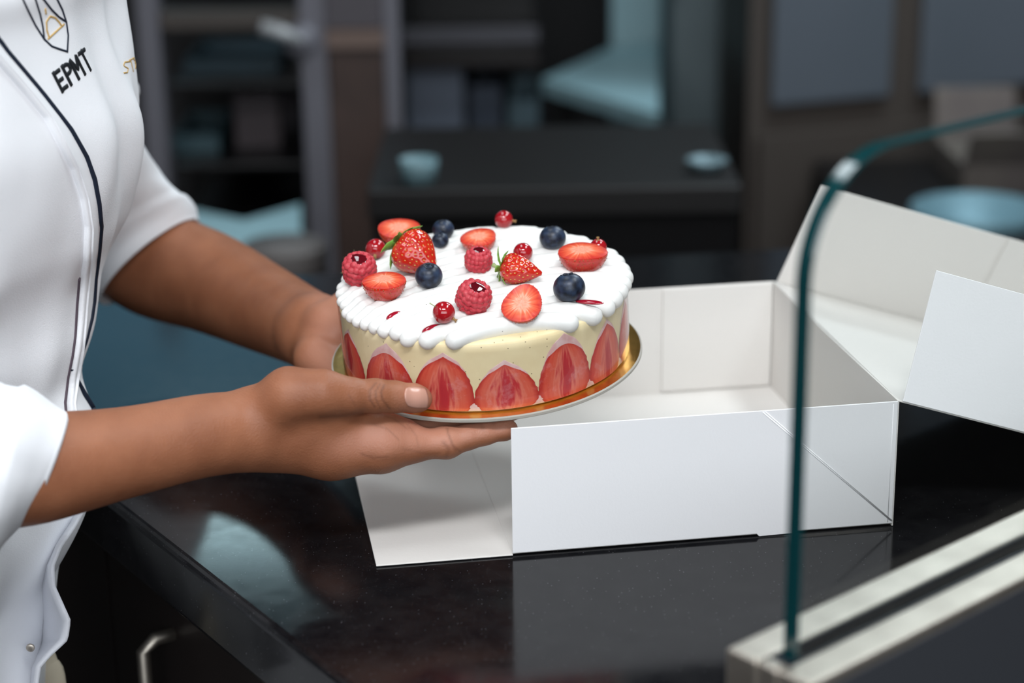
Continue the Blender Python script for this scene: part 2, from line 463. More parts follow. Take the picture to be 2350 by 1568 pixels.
def half_material():
    """strawberry half seen through the film: dark red heart, coral flesh, seedy red rim, pale film haze"""
    m = D.materials.new('strawberry_half_flesh'); m.use_nodes = True
    nt, N, Lk, b = nodes(m)
    a = N.new('ShaderNodeAttribute'); a.attribute_name = 'facepos'
    sp = N.new('ShaderNodeSeparateXYZ'); Lk.new(a.outputs['Vector'], sp.inputs[0])
    tc = N.new('ShaderNodeTexCoord')
    n = N.new('ShaderNodeTexNoise'); n.inputs['Scale'].default_value = 90; n.inputs['Detail'].default_value = 4
    Lk.new(tc.outputs['Object'], n.inputs['Vector'])
    ab = N.new('ShaderNodeMath'); ab.operation = 'ABSOLUTE'; Lk.new(sp.outputs[0], ab.inputs[0])
    st = N.new('ShaderNodeVectorMath'); st.operation = 'MULTIPLY'; st.inputs[1].default_value = (5.5, 1.1, 0); Lk.new(a.outputs['Vector'], st.inputs[0])
    sa = N.new('ShaderNodeVectorMath'); sa.operation = 'ADD'; Lk.new(st.outputs[0], sa.inputs[0]); Lk.new(tc.outputs['Object'], sa.inputs[1])
    ns = N.new('ShaderNodeTexNoise'); ns.inputs['Scale'].default_value = 1.6; ns.inputs['Detail'].default_value = 5; Lk.new(sa.outputs[0], ns.inputs['Vector'])
    mr = N.new('ShaderNodeMapRange'); mr.inputs[1].default_value = .3; mr.inputs[2].default_value = .7; mr.inputs[3].default_value = -.17; mr.inputs[4].default_value = .17
    Lk.new(ns.outputs[0], mr.inputs[0])
    # the heart narrows to the tip: |s| + 0.5 (t - 0.35)^2 + noise
    t1 = N.new('ShaderNodeMath'); t1.operation = 'SUBTRACT'; t1.inputs[1].default_value = .36; Lk.new(sp.outputs[1], t1.inputs[0])
    t2 = N.new('ShaderNodeMath'); t2.operation = 'POWER'; t2.inputs[1].default_value = 2; Lk.new(t1.outputs[0], t2.inputs[0])
    t3 = N.new('ShaderNodeMath'); t3.operation = 'MULTIPLY_ADD'; t3.inputs[1].default_value = .85; Lk.new(t2.outputs[0], t3.inputs[0]); Lk.new(ab.outputs[0], t3.inputs[2])
    ad = N.new('ShaderNodeMath'); ad.operation = 'ADD'; Lk.new(t3.outputs[0], ad.inputs[0]); Lk.new(mr.outputs[0], ad.inputs[1])
    heart = ramp(N, [(0, (.44, .028, .036, 1)), (.16, (.48, .034, .038, 1)), (.30, (.66, .17, .115, 1)), (.42, (.62, .115, .07, 1)), (.62, (.60, .085, .05, 1)), (.9, (.50, .042, .03, 1))])
    Lk.new(ad.outputs[0], heart.inputs[0])
    edge = ramp(N, [(.80, (0, 0, 0, 1)), (1., (1, 1, 1, 1))])
    Lk.new(sp.outputs[2], edge.inputs[0])
    m1 = N.new('ShaderNodeMix'); m1.data_type = 'RGBA'; m1.inputs[7].default_value = (.40, .022, .018, 1)
    Lk.new(edge.outputs[0], m1.inputs[0]); Lk.new(heart.outputs[0], m1.inputs[6])
    n2 = N.new('ShaderNodeTexNoise'); n2.inputs['Scale'].default_value = 38; n2.inputs['Detail'].default_value = 6; n2.inputs['Roughness'].default_value = .7
    Lk.new(tc.outputs['Object'], n2.inputs['Vector'])
    hz = ramp(N, [(.54, (0, 0, 0, 1)), (.70, (.42, .42, .42, 1))]); Lk.new(n2.outputs[0], hz.inputs[0])
    m2 = N.new('ShaderNodeMix'); m2.data_type = 'RGBA'; m2.inputs[7].default_value = (.70, .42, .42, 1)
    Lk.new(hz.outputs[0], m2.inputs[0]); Lk.new(m1.outputs[2], m2.inputs[6])
    Lk.new(m2.outputs[2], b.inputs['Base Color'])
    b.inputs['Roughness'].default_value = .3
    return m
M['half'] = half_material()
M['haze'] = mat('pink_gel', (.70, .52, .49, 1), .3, var=(.62, .36, .34, 1), var_scale=120)

def thin_fresnel(N, Lk, f0=.04):
    g = N.new('ShaderNodeNewGeometry'); d = N.new('ShaderNodeVectorMath'); d.operation = 'DOT_PRODUCT'
    Lk.new(g.outputs['Normal'], d.inputs[0]); Lk.new(g.outputs['Incoming'], d.inputs[1])
    a = N.new('ShaderNodeMath'); a.operation = 'ABSOLUTE'; Lk.new(d.outputs['Value'], a.inputs[0])
    s = N.new('ShaderNodeMath'); s.operation = 'SUBTRACT'; s.inputs[0].default_value = 1; Lk.new(a.outputs[0], s.inputs[1])
    p = N.new('ShaderNodeMath'); p.operation = 'POWER'; p.inputs[1].default_value = 5; Lk.new(s.outputs[0], p.inputs[0])
    m = N.new('ShaderNodeMath'); m.operation = 'MULTIPLY_ADD'; m.inputs[1].default_value = 1 - f0; m.inputs[2].default_value = f0
    Lk.new(p.outputs[0], m.inputs[0])
    return m
def film_material():
    m = D.materials.new('clear_film'); m.use_nodes = True
    nt, N, Lk, b = nodes(m)
    out = N['Material Output']
    t = N.new('ShaderNodeBsdfTransparent'); t.inputs[0].default_value = (.97, .97, .98, 1)
    g = N.new('ShaderNodeBsdfGlossy'); g.inputs['Roughness'].default_value = .08
    f = thin_fresnel(N, Lk)
    mx = N.new('ShaderNodeMixShader'); Lk.new(f.outputs[0], mx.inputs[0]); Lk.new(t.outputs[0], mx.inputs[1]); Lk.new(g.outputs[0], mx.inputs[2])
    Lk.new(mx.outputs[0], out.inputs[0])
    return m
M['film'] = film_material()

def glass_material(name, tint, edge=False):
    m = D.materials.new(name); m.use_nodes = True
    nt, N, Lk, b = nodes(m)
    out = N['Material Output']
    t = N.new('ShaderNodeBsdfTransparent'); t.inputs[0].default_value = tint
    g = N.new('ShaderNodeBsdfGlossy'); g.inputs['Roughness'].default_value = .03 if not edge else .22
    f = thin_fresnel(N, Lk)
    mx = N.new('ShaderNodeMixShader'); Lk.new(f.outputs[0], mx.inputs[0]); Lk.new(t.outputs[0], mx.inputs[1]); Lk.new(g.outputs[0], mx.inputs[2])
    Lk.new(mx.outputs[0], out.inputs[0])
    return m
M['pane'] = glass_material('clear_glass', (.955, .965, .96, 1))
M['pane_edge'] = mat('green_glass_edge', (.002, .030, .034, 1), .13, spec=.6, coat=.4)


# ---------------------------------------------------------------- room
X0, X1, Y0, Y1 = -3.2, 3.4, -3.0, 4.3
def slab(name, x0, x1, y0, y1, z0, z1, m):
    v, f = boxv(x0, x1, y0, y1, z0, z1)
    return tag(obj(name, v, f, m, smooth=False), kind='structure')
slab('floor', X0, X1, Y0, Y1, -ZC - .05, -ZC, M['floor'])
slab('ceiling', X0, X1, Y0, Y1, CEIL, CEIL + .05, M['ceil'])
slab('wall_left', X0 - .05, X0, Y0, Y1, -ZC, CEIL, M['wall'])
slab('wall_right', X1, X1 + .05, Y0, Y1, -ZC, CEIL, M['wall'])
slab('wall_front', X0, X1, Y0 - .05, Y0, -ZC, CEIL, M['wall'])
slab('wall_back', X0, X1, Y1, Y1 + .05, -ZC, CEIL, M['wall'])

for (x, y, sx, sy, pw, c, where) in PANELS:
    t = tag(empty('ceiling_light', (x, y, CEIL - .03)), where, 'ceiling light', 'ceiling light panels')
    a, b = sx / 2 + .02, sy / 2 + .02
    fr = [boxv(x - a, x + a, y - b, y - b + .02, CEIL - .03, CEIL - .001), boxv(x - a, x + a, y + b - .02, y + b, CEIL - .03, CEIL - .001),
          boxv(x - a, x - a + .02, y - b + .02, y + b - .02, CEIL - .03, CEIL - .001), boxv(x + a - .02, x + a, y - b + .02, y + b - .02, CEIL - .03, CEIL - .001)]
    v, f = join(fr); obj('frame', v, f, M['steel_cool'], t, smooth=False)
    v, f = boxv(x - a + .02, x + a - .02, y - b + .02, y + b - .02, CEIL - .02, CEIL - .001)
    obj('diffuser', v, f, emit('diffuser_glow', c + (1,), 2.2), t, smooth=False)

# ---------------------------------------------------------------- counter
CT = np.array([(.107, -.502), (1.10, .377), (1.10, .93), (-.68, .667)])
def poly_in(P, dist):
    n = len(P); out = []
    for i in range(n):
        a, b, c = P[i - 1], P[i], P[(i + 1) % n]
        d1 = (b - a) / np.linalg.norm(b - a); d2 = (c - b) / np.linalg.norm(c - b)
        n1 = np.array([-d1[1], d1[0]]); n2 = np.array([-d2[1], d2[0]])
        A = np.array([n1, n2]); out.append(np.linalg.solve(A, [n1 @ a + dist, n2 @ c + dist]))
    return np.array(out)
z3 = lambda P, z: np.c_[P, np.full(len(P), z)]
v, f = prism(z3(CT, -.052), (0, 0, .052))
ct = obj('granite_counter', v, f, M['granite'], loc=(.3, .2, -.052), smooth=False)
bevel(ct, .006, 4)
tag(ct, 'polished black granite counter top under the open cake box', 'counter')
base = poly_in(CT, .05)
cab = tag(empty('counter_cabinet', (.3, .2, -ZC)), 'black cabinet under the granite counter top with a steel bar handle', 'cabinet')
v, f = prism(z3(poly_in(CT, .07), -ZC + .10), (0, 0, ZC - .10 - .052))
obj('carcass', v, f, M['dark'], cab, smooth=False)
v, f = prism(z3(poly_in(CT, .12), -ZC), (0, 0, .10))
obj('plinth', v, f, M['dark'], cab, smooth=False)
A_, B_ = poly_in(CT, .07)[3], poly_in(CT, .07)[0]
ld = (B_ - A_) / np.linalg.norm(B_ - A_); ln_ = np.array([ld[1], -ld[0]])
tot = np.linalg.norm(B_ - A_)
if ln_ @ (np.array([.3, .2]) - A_) > 0: ln_ = -ln_
HOFF = (.03, .128, .03)
for k in range(3):                          # doors on the end of the cabinet
    a = A_ + ld * (tot * k / 3 + .004); b = A_ + ld * (tot * (k + 1) / 3 - .004)
    poly = [(*a, -ZC + .12), (*b, -ZC + .12), (*b, -.085), (*a, -.085)]
    v, f = prism(poly, (*(ln_ * .018), 0))
    dr = obj('door', v, f, M['dark_brown'], cab, smooth=False)
    hp = a + ld * HOFF[k] + ln_ * .045
    hq = hp - ln_ * .027
    v, f = tube([(*hq, -.135), (*(hq * .4 + hp * .6), -.135), (*hp, -.143), (*hp, -.30), (*hp, -.50), (*hp, -.545), (*(hq * .4 + hp * .6), -.553), (*hq, -.553)], [.0055] * 8, 14)
    obj('handle', v, f, M['steel'], dr)

# ---------------------------------------------------------------- glass guard on its steel rail
g3, p3 = np.array([.749, .663, 0]), np.array([-.663, .749, 0])
FP = np.array([.150, -.384, 0.0])
def gp(a, b, z): return FP + a * g3 + b * p3 + np.array([0, 0, z])
def gbox(a0, a1, b0, b1, z0, z1): return prism([gp(a0, b0, z0), gp(a1, b0, z0), gp(a1, b1, z0), gp(a0, b1, z0)], (0, 0, z1 - z0))
LG = .95
gg = tag(empty('glass_guard', FP + np.array([.2, .2, 0.001])), 'clear glass sneeze guard with rounded corner standing in a steel rail', 'glass guard')
HR = .1005
v, f = join([gbox(0, LG, 0, .022, .001, HR), gbox(0, LG, .036, .058, .001, HR), gbox(0, LG, .022, .036, .001, HR - .022), gbox(0, .010, .022, .036, HR - .022, HR)])
rail = obj('rail', v, f, M['steel'], gg, smooth=False)
bevel(rail, .0025, 3)
v, f = join([gbox(.011, LG, .0222, .0234, HR - .02, HR - .0005), gbox(.011, LG, .0348, .0358, HR - .02, HR - .0005), gbox(.011, .0165, .0234, .0348, HR - .02, HR - .002)])
obj('gasket', v, f, M['rubber'], rail, smooth=False)
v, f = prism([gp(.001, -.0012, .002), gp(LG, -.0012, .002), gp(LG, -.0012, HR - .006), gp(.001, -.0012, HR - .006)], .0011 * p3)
obj('front_panel', v, f, mat('dark_reflection_grey', (.040, .043, .050, 1), .35), rail, smooth=False)  # added sheet: its grey paints a dark reflection onto the steel face
pts = [(.0, .085)]
ZT, RC, A0 = .3633, .062, .0
L_ = .9
for k in range(25):
    t = PI - k / 24 * PI / 2
    pts.append((A0 + RC + RC * math.cos(t), ZT - RC + RC * math.sin(t)))
pts += [(L_ - RC, ZT)] + [(L_ - RC + RC * math.cos(PI / 2 - k / 12 * PI / 2), ZT - RC + RC * math.sin(PI / 2 - k / 12 * PI / 2)) for k in range(1, 13)] + [(L_, .085)]
n = len(pts)
V = []
for b, ins in ((.0240, .0010), (.0250, 0), (.0332, 0), (.0342, .0010)):
    for i, (a, z) in enumerate(pts):
        cx_, cz_ = (L_ / 2, .2)
        sx_ = ins if 0 < i else ins
        V.append(gp(.0175 + a + (ins if a < L_ / 2 else -ins) * min(1, abs(a - L_ / 2) / .3), b, z - (ins if z > .3 else 0)))
V = np.array(V)
F, FM = [], []
for j in range(3):
    for i in range(n - 1):
        F.append((j * n + i, j * n + i + 1, (j + 1) * n + i + 1, (j + 1) * n + i)); FM.append(1)
F += [tuple(range(n)), tuple(range(3 * n, 4 * n))[::-1]]; FM += [0, 0]
pane = obj('pane', V, F, [M['pane'], M['pane_edge']], gg, smooth=False, fmat=FM)

# ---------------------------------------------------------------- cake box (its own axes: x along the front wall, y to the back)
TH, BW, BD, BH = 0.157773, .28, .3098, .0967
bx = tag(empty('cake_box', (0, 0, .0006)), 'open white cardboard cake box with its lid folded out and one end laid flat', 'box')
bx.rotation_euler = (0, 0, TH)
T = .0011
def card(name, poly, up, parent=bx, m='card', bev=.0003):
    v, f = prism(poly, up)
    o = obj(name, v, f, M[m], parent, smooth=False, local=True)
    bevel(o, bev, 1)
    return o
floor_p = card('base_panel', [(0, .0025, .0003), (BW, .0025, .0003), (BW, BD, .0003), (0, BD, .0003)], (0, 0, T), m='card_in')
fl = card('end_flap', [(-BH, .0, .0), (.0004, .0, .0), (.0004, BD, .0), (-BH, BD, .0)], (0, 0, T), m='card_in')
zb = .0024
front_poly = [(0, 0, zb), (.178, 0, zb), (.180, 0, .0002), (.204, 0, .0006), (.206, 0, zb), (BW, 0, zb), (BW, 0, BH), (0, 0, BH)]
fp = card('front_panel', front_poly, (0, -T, 0))
def ridge(pts, r, parent, m='card', name='crease'):
    v, f = tube(pts, [r] * len(pts), 6)
    return obj(name, v, f, M[m], parent, local=True)
for off in (-.0011, .0011):
    ridge([(.181 + off, -T - .0001, BH - .001), (.2795 + off * .4, -T - .0001, zb + .002)], .00042, fp)
ridge([(BW - .0035, -T - .0001, BH - .002), (BW - .0035, -T - .0001, zb + .001)], .00025, fp)
bp_ = card('back_panel', [(0, BD, 0), (BW, BD, 0), (BW, BD, BH), (0, BD, BH)], (0, T, 0), m='card_in')
card('glued_tab', [(.182, BD - .0001, .003), (BW - .001, BD - .0001, .003), (BW - .001, BD - .0001, BH - .001), (.182, BD - .0001, BH - .001)], (0, -.0018, 0), bp_, m='card_in')
# right wall bows outwards a little at the top
V = []
nn = 24
for k in range(nn):
    y = k / (nn - 1) * BD; bow = -.0010 * math.sin(PI * k / (nn - 1))
    V += [(BW, y, 0), (BW + bow, y, BH), (BW + T + bow, y, BH), (BW + T, y, 0)]
F = [(0, 3, 2, 1)] + [tuple(4 * k + i for i in q) for k in range(nn - 1) for q in ((0, 1, 5, 4), (1, 2, 6, 5), (2, 3, 7, 6), (3, 0, 4, 7))] + [tuple(4 * (nn - 1) + i for i in (0, 1, 2, 3))]
rp = obj('side_panel', V, F, M['card_in'], bx, smooth=False, local=True)
DL = math.radians(18); LL = .297
ld_ = np.array([math.cos(DL), 0, -math.sin(DL)]); lu = np.array([math.sin(DL), 0, math.cos(DL)])
H0 = np.array([BW + .0015, 0, BH])
H1 = np.array([BW + .0015, BD, BH])
lid = card('lid', [H0, H0 + LL * ld_, H1 + LL * ld_, H1], -T * lu, m='card_in')
HF = .0965
for nm, P0, s, m_ in (('lid_front_flap', H0, 1, 'card'), ('lid_back_flap', H1, -1, 'card_in')):
    dr_ = math.cos(.245) * lu + np.array([0, s * math.sin(.245), 0])
    P0 = P0 + ld_ * .002
    fl_ = card(nm, [P0, P0 + (LL - .004) * ld_, P0 + (LL - .004) * ld_ + HF * dr_, P0 + HF * dr_], np.cross(ld_, dr_) * T * (1 if s > 0 else -1), lid, m_)
    if s < 0:
        q = P0 + .178 * ld_
        nrm = np.cross(ld_, dr_)
        if nrm[1] > 0: nrm = -nrm
        card('glued_tab', [q + nrm * .0013, q + .11 * ld_ + nrm * .0013, q + .11 * ld_ + HF * 1.012 * dr_ + nrm * .0013, q + HF * 1.012 * dr_ + nrm * .0013], nrm * .0012, lid, 'card_in')
end_d = math.cos(.9) * ld_ + math.sin(.9) * lu
card('lid_end_flap', [H0 + LL * ld_ + np.array([0, .004, .0]), H1 + LL * ld_ - np.array([0, .004, 0]), H1 + LL * ld_ - np.array([0, .004, 0]) + .08 * end_d, H0 + LL * ld_ + np.array([0, .004, 0]) + .08 * end_d], np.cross(end_d, (0, 1, 0)) * T, lid)

# ---------------------------------------------------------------- cake and its board
CC = np.array([-.017467, .127675, .111378])
CN = np.array([-0.04736384, -0.09740009, 0.99411764]); C1 = np.array([0.9988777, -0.00461843, 0.04713813]); C2 = np.cross(CN, C1)
CM = Matrix(((C1[0], C2[0], CN[0], CC[0]), (C1[1], C2[1], CN[1], CC[1]), (C1[2], C2[2], CN[2], CC[2]), (0, 0, 0, 1)))
RB, RCK, RT, HC = .1168, .1062, .1105, .0632
prof = [(0, 0), (RB - .004, 0), (RB - .0012, .0001), (RB, -.0006), (RB, -.0024), (RB - .0006, -.003), (0, -.003)]
prof2 = [(max(r, .0005), z) for r, z in prof]
v, f = lathe(prof2, 160)
fm = [0] * len(f)
for j in range(len(prof2) - 1):
    for i in range(160):
        if j >= 2: fm[j * 160 + i] = 1
fm[-1] = 1
bd = obj('cake_board', v, f, [M['gold'], M['board_edge']], smooth=True, fmat=fm, local=True)
bd.data.polygons.foreach_set('use_smooth', [False] * len(f))
bd.matrix_world = CM
tag(bd, 'round gold foil cake board held under the strawberry cake', 'cake board')

ck = tag(empty('strawberry_cake'), 'round strawberry and vanilla custard cake with piped white cream on top', 'cake')
ck.matrix_world = CM @ Matrix.Translation((0, 0, .0004))
prof = [(.0005, HC - .010), (.10, HC - .010), (RCK - .002, HC - .0105), (RCK, HC - .012)] + [(RCK, HC - .012 - (HC - .0125) * k / 8) for k in range(1, 8)] + [(RCK, .0006), (RCK - .001, .0002), (.0005, .0002)]
v, f = lathe(prof, 180)
obj('custard_body', v, f, M['custard'], ck, local=True)
rnd = random.Random(3)
HALVES = [(-91, 12.5, .040), (-67, 12.8, .038), (-40.5, 13.4, .040), (-16, 12.3, .0415), (8.5, 12.7, .0345), (32.8, 12.2, .0425), (55.5, 11.2, .0405), (78.5, 12.2, .041)]
HALVES += [(78.5 + 24 * k + rnd.uniform(-1, 1), 12.2, rnd.uniform(.035, .043)) for k in range(1, 8)]
for (deg, wd, tip) in HALVES:
    hs_, ht_ = rnd.uniform(.55, 1.05), rnd.uniform(-.12, .12)
    ex = rnd.uniform(.42, .66); rot = rnd.uniform(-.08, .08)
    def patch(wk, hk, rad, ns=25, ntt=30):
        V, A = [], []
        for j in range(ntt):
            t = j / (ntt - 1)
            tt = 1 - (1 - t) ** 1.5
            ww = wd * wk * ((max(0, 1 - ((tt - .12) / .88) ** 2.2)) ** ex if tt > .12 else 1 - .12 * ((.12 - tt) / .12) ** 2)
            for i in range(ns):
                s = -1 + 2 * i / (ns - 1)
                jag = 1 + .045 * noise.noise(Vector((tt * 14, deg + (9 if s > 0 else 0), wk * 3)))
                th = math.radians(deg + s * ww * jag + rot * 20 * tt * tt)
                z = .0012 + tip * hk * tt * (1 - .05 * s * s)
                edge = max(abs(s), tt * .97) if wk <= 1 else 0
                r = rad + .0007 * (1 - s ** 4) * (1 - tt ** 6)
                V.append((r * math.sin(th), -r * math.cos(th), z)); A.append((s * hs_, tt + ht_, edge))
        return V, grid_faces(ns, ntt), A
    v1, f1, a1 = patch(.985, 1.0, RCK + .0004)
    v2, f2, a2 = patch(.86 + rnd.uniform(0, .09), 1.07 + rnd.uniform(0, .07), RCK + .00015)
    v3, f3, a3 = patch(1.16, .34, RCK + .00018, ntt=8)
    o, o2 = len(v1), len(v1) + len(v2)
    hb = obj('strawberry_half', v1 + v2 + v3, f1 + [tuple(i + o for i in q) for q in f2] + [tuple(i + o2 for i in q) for q in f3], [M['half'], M['haze']], ck, local=True,
             fmat=[0] * len(f1) + [1] * (len(f2) + len(f3)), attrs={'facepos': a1 + a2 + a3})
prof = [(RCK + .0016, HC - .0125), (RCK + .0016, .0004)]
V, F = [], []
for (r, z) in prof:
    V += [(r * math.sin(2 * PI * i / 180), r * math.cos(2 * PI * i / 180), z) for i in range(180)]
F = [(i, (i + 1) % 180, 180 + (i + 1) % 180, 180 + i) for i in range(180)]
obj('clear_film', V, F, M['film'], ck, local=True)

# piped cream: ropes laid side by side in sweeping arcs, blended into one body
gx = np.linspace(-.115, .115, 231)
slope = np.interp(gx, [-.115, -.09, -.07, -.045, 0, .03, .065, .115], [1.5, 1.25, .95, .62, .36, .2, .0, -.12])
gy = np.cumsum(slope) * (gx[1] - gx[0]); gy -= np.interp(0, gx, gy)
prims = [ell((0, 0, HC - .0150), (.104, .104, .0085), k=.002)]
STEP = .0140
for i in range(-14, 15):
    v0 = i * STEP + rnd.uniform(-.0012, .0012) + .003
    yy = gy + v0
    rho = np.sqrt(gx ** 2 + yy ** 2)
    lim = RT - .0058 + rnd.uniform(-.0012, .0016)
    okk = np.where(rho < lim)[0]
    if len(okk) < 6: continue
    ii = np.linspace(okk[0], okk[-1], max(4, len(okk) // 8)).astype(int)
    pts = []
    dz = rnd.uniform(-.0006, .0008)
    for q, j in enumerate(ii):
        x, y, r_ = gx[j], yy[j], rho[j]
        sl = slope[j]; local = STEP / math.sqrt(1 + sl * sl)
        rr = (.5 * local + .0003) * (1 + .05 * noise.noise(Vector((x * 60, v0 * 90, 3))))
        zz = HC - .0062 + dz - .0042 * max(0, (r_ - .088) / .018) ** 1.6 + (.0070 - rr) * .55
        pts.append((np.array([x, y, zz]), rr))
    for a, b in zip(pts[:-1], pts[1:]):
        prims.append(cone(a[0], a[1], b[0], b[1], k=.0007))
V, F = solid(prims, .0010)
V = relax(V, F, 1, .4)
for_disp = np.array([noise.noise(Vector(p * 170)) * .00022 + noise.noise(Vector(p * 60)) * .0003 for p in V])
ang = V / (np.linalg.norm(V, axis=1)[:, None] + 1e-9)
V = V + np.c_[np.zeros((len(V), 2)), for_disp]
cream = obj('piped_cream', V, F, M['cream'], ck, local=True)
for nm, (x, y, z), (rx, ry, rz), rt in (('coulis_drip', (-.0612, -.0690, HC - .0020), (.0075, .0036, .0026), .9), ('coulis_drip', (-.0335, -.0915, HC - .0042), (.0085, .0038, .0030), .65), ('coulis_drip', (.0775, -.0685, HC - .0002), (.0105, .0030, .0014), -.35)):
    v, f = lathe([(max(.01, math.sin(PI * k / 16)), math.cos(PI * k / 16)) for k in range(17)], 24)
    v = v * (rx, ry, rz); c, s = math.cos(rt), math.sin(rt)
    v = np.c_[c * v[:, 0] - s * v[:, 1] + x, s * v[:, 0] + c * v[:, 1] + y, v[:, 2] + z]
    obj(nm, v, f, M['coulis_thin'], ck, local=True)

# ---------------------------------------------------------------- fruit on the cream
def axes_from(axis, spin=0):
    a = Vector(axis).normalized()
    q = Vector((0, 0, 1)).rotation_difference(a)
    return q.to_matrix().to_4x4() @ Matrix.Rotation(spin, 4, 'Z')
def on_cake(o, x, y, z, axis=(0, 0, 1), spin=0, scale=1.0):
    """x, y, z measured from the middle of the cream top"""
    o.matrix_world = CM @ Matrix.Translation((x, y, HC + z)) @ axes_from(axis, spin) @ Matrix.Scale(scale, 4)
    return o
def fib(n):
    k = np.arange(n) + .5; ph = np.arccos(1 - 2 * k / n); th = PI * (1 + 5 ** .5) * k
    return np.c_[np.cos(th) * np.sin(ph), np.sin(th) * np.sin(ph), np.cos(ph)]
OCT = ([(1, 0, 0), (-1, 0, 0), (0, 1, 0), (0, -1, 0), (0, 0, 1), (0, 0, -1)], [(0, 2, 4), (2, 1, 4), (1, 3, 4), (3, 0, 4), (2, 0, 5), (1, 2, 5), (3, 1, 5), (0, 3, 5)])
def seeds_on(pts, nrms, size, fwd):
    out = []
    for P, n_ in zip(pts, nrms):
        n_ = Vector(n_).normalized(); t = (Vector(fwd) - n_ * n_.dot(Vector(fwd)))
        t = t.normalized() if t.length > 1e-4 else n_.orthogonal().normalized()
        b = n_.cross(t)
        out.append(([P + np.array(t) * x * size + np.array(b) * y * size * .55 + np.array(n_) * z * size * .35 for (x, y, z) in OCT[0]], OCT[1]))
    return out

# whole strawberries: axis +z runs to the tip
def berry_profile(t):                       # t 0..1 along the length: shoulder -> tip
    return (math.sin(PI * min(1, t ** .62) * .98) ** .75) * (1.03 - .25 * t)
def whole_strawberry(Lb, Rb_, seed):
    rn = random.Random(seed)
    nl, nc = 56, 72
    prof = []
    for k in range(nl + 1):
        t = k / nl; t = .5 - .5 * math.cos(PI * t)
        prof.append((max(.0004, Rb_ * berry_profile(t)), Lb * (t - .5)))
    lob = lambda a, z: 1 + .035 * math.cos(3 * a + seed) + .02 * math.cos(5 * a + 2 * seed)
    v, f = lathe(prof, nc, lob)
    sp, sn = [], []
    rows = 9
    for r_ in range(rows):
        t = .14 + .78 * r_ / (rows - 1)
        rad = Rb_ * berry_profile(t); m_ = max(4, int(2 * PI * rad / .0046))
        for q in range(m_):
            a = 2 * PI * (q + .5 * (r_ % 2)) / m_ + rn.uniform(-.08, .08); tt = t + rn.uniform(-.012, .012)
            rr = Rb_ * berry_profile(tt) * lob(a, 0); e = 1e-3
            dr = (Rb_ * (berry_profile(tt + e) - berry_profile(tt - e))) / (2 * e * Lb)
            nrm = np.array([math.cos(a), math.sin(a), -dr]); nrm /= np.linalg.norm(nrm)
            sp.append(np.array([rr * math.cos(a), rr * math.sin(a), Lb * (tt - .5)])); sn.append(nrm)
    sp, sn = np.array(sp), np.array(sn)
    cen = np.array([0, 0, 0])
    dd = ((v[:, None, :] - sp[None]) ** 2).sum(2).min(1)
    rad = v / (np.linalg.norm(v, axis=1)[:, None] + 1e-9)
    v = v - rad * (.00075 * np.exp(-dd / (.0013 ** 2)))[:, None]
    f = [q[::-1] for q in f]
    V, F = join([(v, f)] + seeds_on(sp - sn * .0005, sn, .00105, (0, 0, 1)))
    return V, F, [0] * len(f) + [1] * (len(F) - len(f))
def leaf_mesh(Lf, Wf, curl):
    V, n1, n2 = [], 9, 5
    for i in range(n1):
        t = i / (n1 - 1); w_ = Wf * math.sin(PI * min(1, (t * .93 + .07)) ** .8) ** .8 * (1 + .12 * ((i % 2) - .5)) if i < n1 - 1 else .0001
        for j in range(n2):
            s = (j / (n2 - 1) - .5)
            V.append((Lf * t * math.cos(curl * t), w_ * s, Lf * t * math.sin(curl * t) + abs(s) * w_ * .35))
    V = np.array(V); V2 = V - np.array([0, 0, .0003])
    F = grid_faces(n2, n1); m = len(V)
    Ff = F + [tuple(m + k for k in q[::-1]) for q in F]
    ring = [i * n2 for i in range(n1)] + [(n1 - 1) * n2 + j for j in range(1, n2)] + [i * n2 + n2 - 1 for i in range(n1 - 2, -1, -1)] + list(range(n2 - 2, 0, -1))
    Ff += [(ring[k], ring[(k + 1) % len(ring)], m + ring[(k + 1) % len(ring)], m + ring[k]) for k in range(len(ring))]
    return np.r_[V, V2], Ff
def make_strawberry(label, x, y, z, axis, spin, Lb, Rb_, seed, leaves, stem):
    V, F, fm = whole_strawberry(Lb, Rb_, seed)
    o = obj('strawberry', V, F, [M['red_skin'], M['seed']], local=True, fmat=fm)
    on_cake(o, x, y, z, axis, spin)
    tag(o, label, 'strawberry', 'whole strawberries on the cake')
    for (a, Lf, Wf, curl, lift) in leaves:
        v, f = leaf_mesh(Lf, Wf, curl)
        Q = Matrix.Translation((0, 0, -Lb * .5 + .0012)) @ Matrix.Rotation(a, 4, 'Z') @ Matrix.Translation((.001, 0, 0)) @ Matrix.Rotation(lift, 4, 'Y') @ Matrix.Rotation(PI, 4, 'X')
        v = np.array([Q @ Vector(p) for p in v])
        obj('leaf', v, f, M['leaf'], o, local=True)
    if stem:
        v, f = tube([(0, 0, -Lb * .5 + .002), (.0005, 0, -Lb * .5 - stem * .5), (.002, .001, -Lb * .5 - stem)], [.0016, .0013, .0017], 10, 8)
        obj('stem', v, f, M['stem'], o, local=True)
    return o
make_strawberry('large glazed strawberry with green leaves, left of the middle of the cake', -.0455, .0060, .0142, (.66, -.66, -.34), .4, .036, .0182, 1,
                [(k * PI * 2 / 8 + .3, .0215 + .003 * math.sin(k * 5), .0085, -.45, .22 + .15 * math.sin(k * 2)) for k in range(8)], 0)
make_strawberry('small shiny strawberry with a leafy stalk, pointing right beside the middle', .0300, -.0215, .0085, (.96, -.24, -.12), 1.0, .031, .0122, 2,
                [(k * PI * 2 / 8 + .1, .0150, .0050, -.25, .75 * ((k * 37) % 5 - 1) / 4) for k in range(8)], .006)

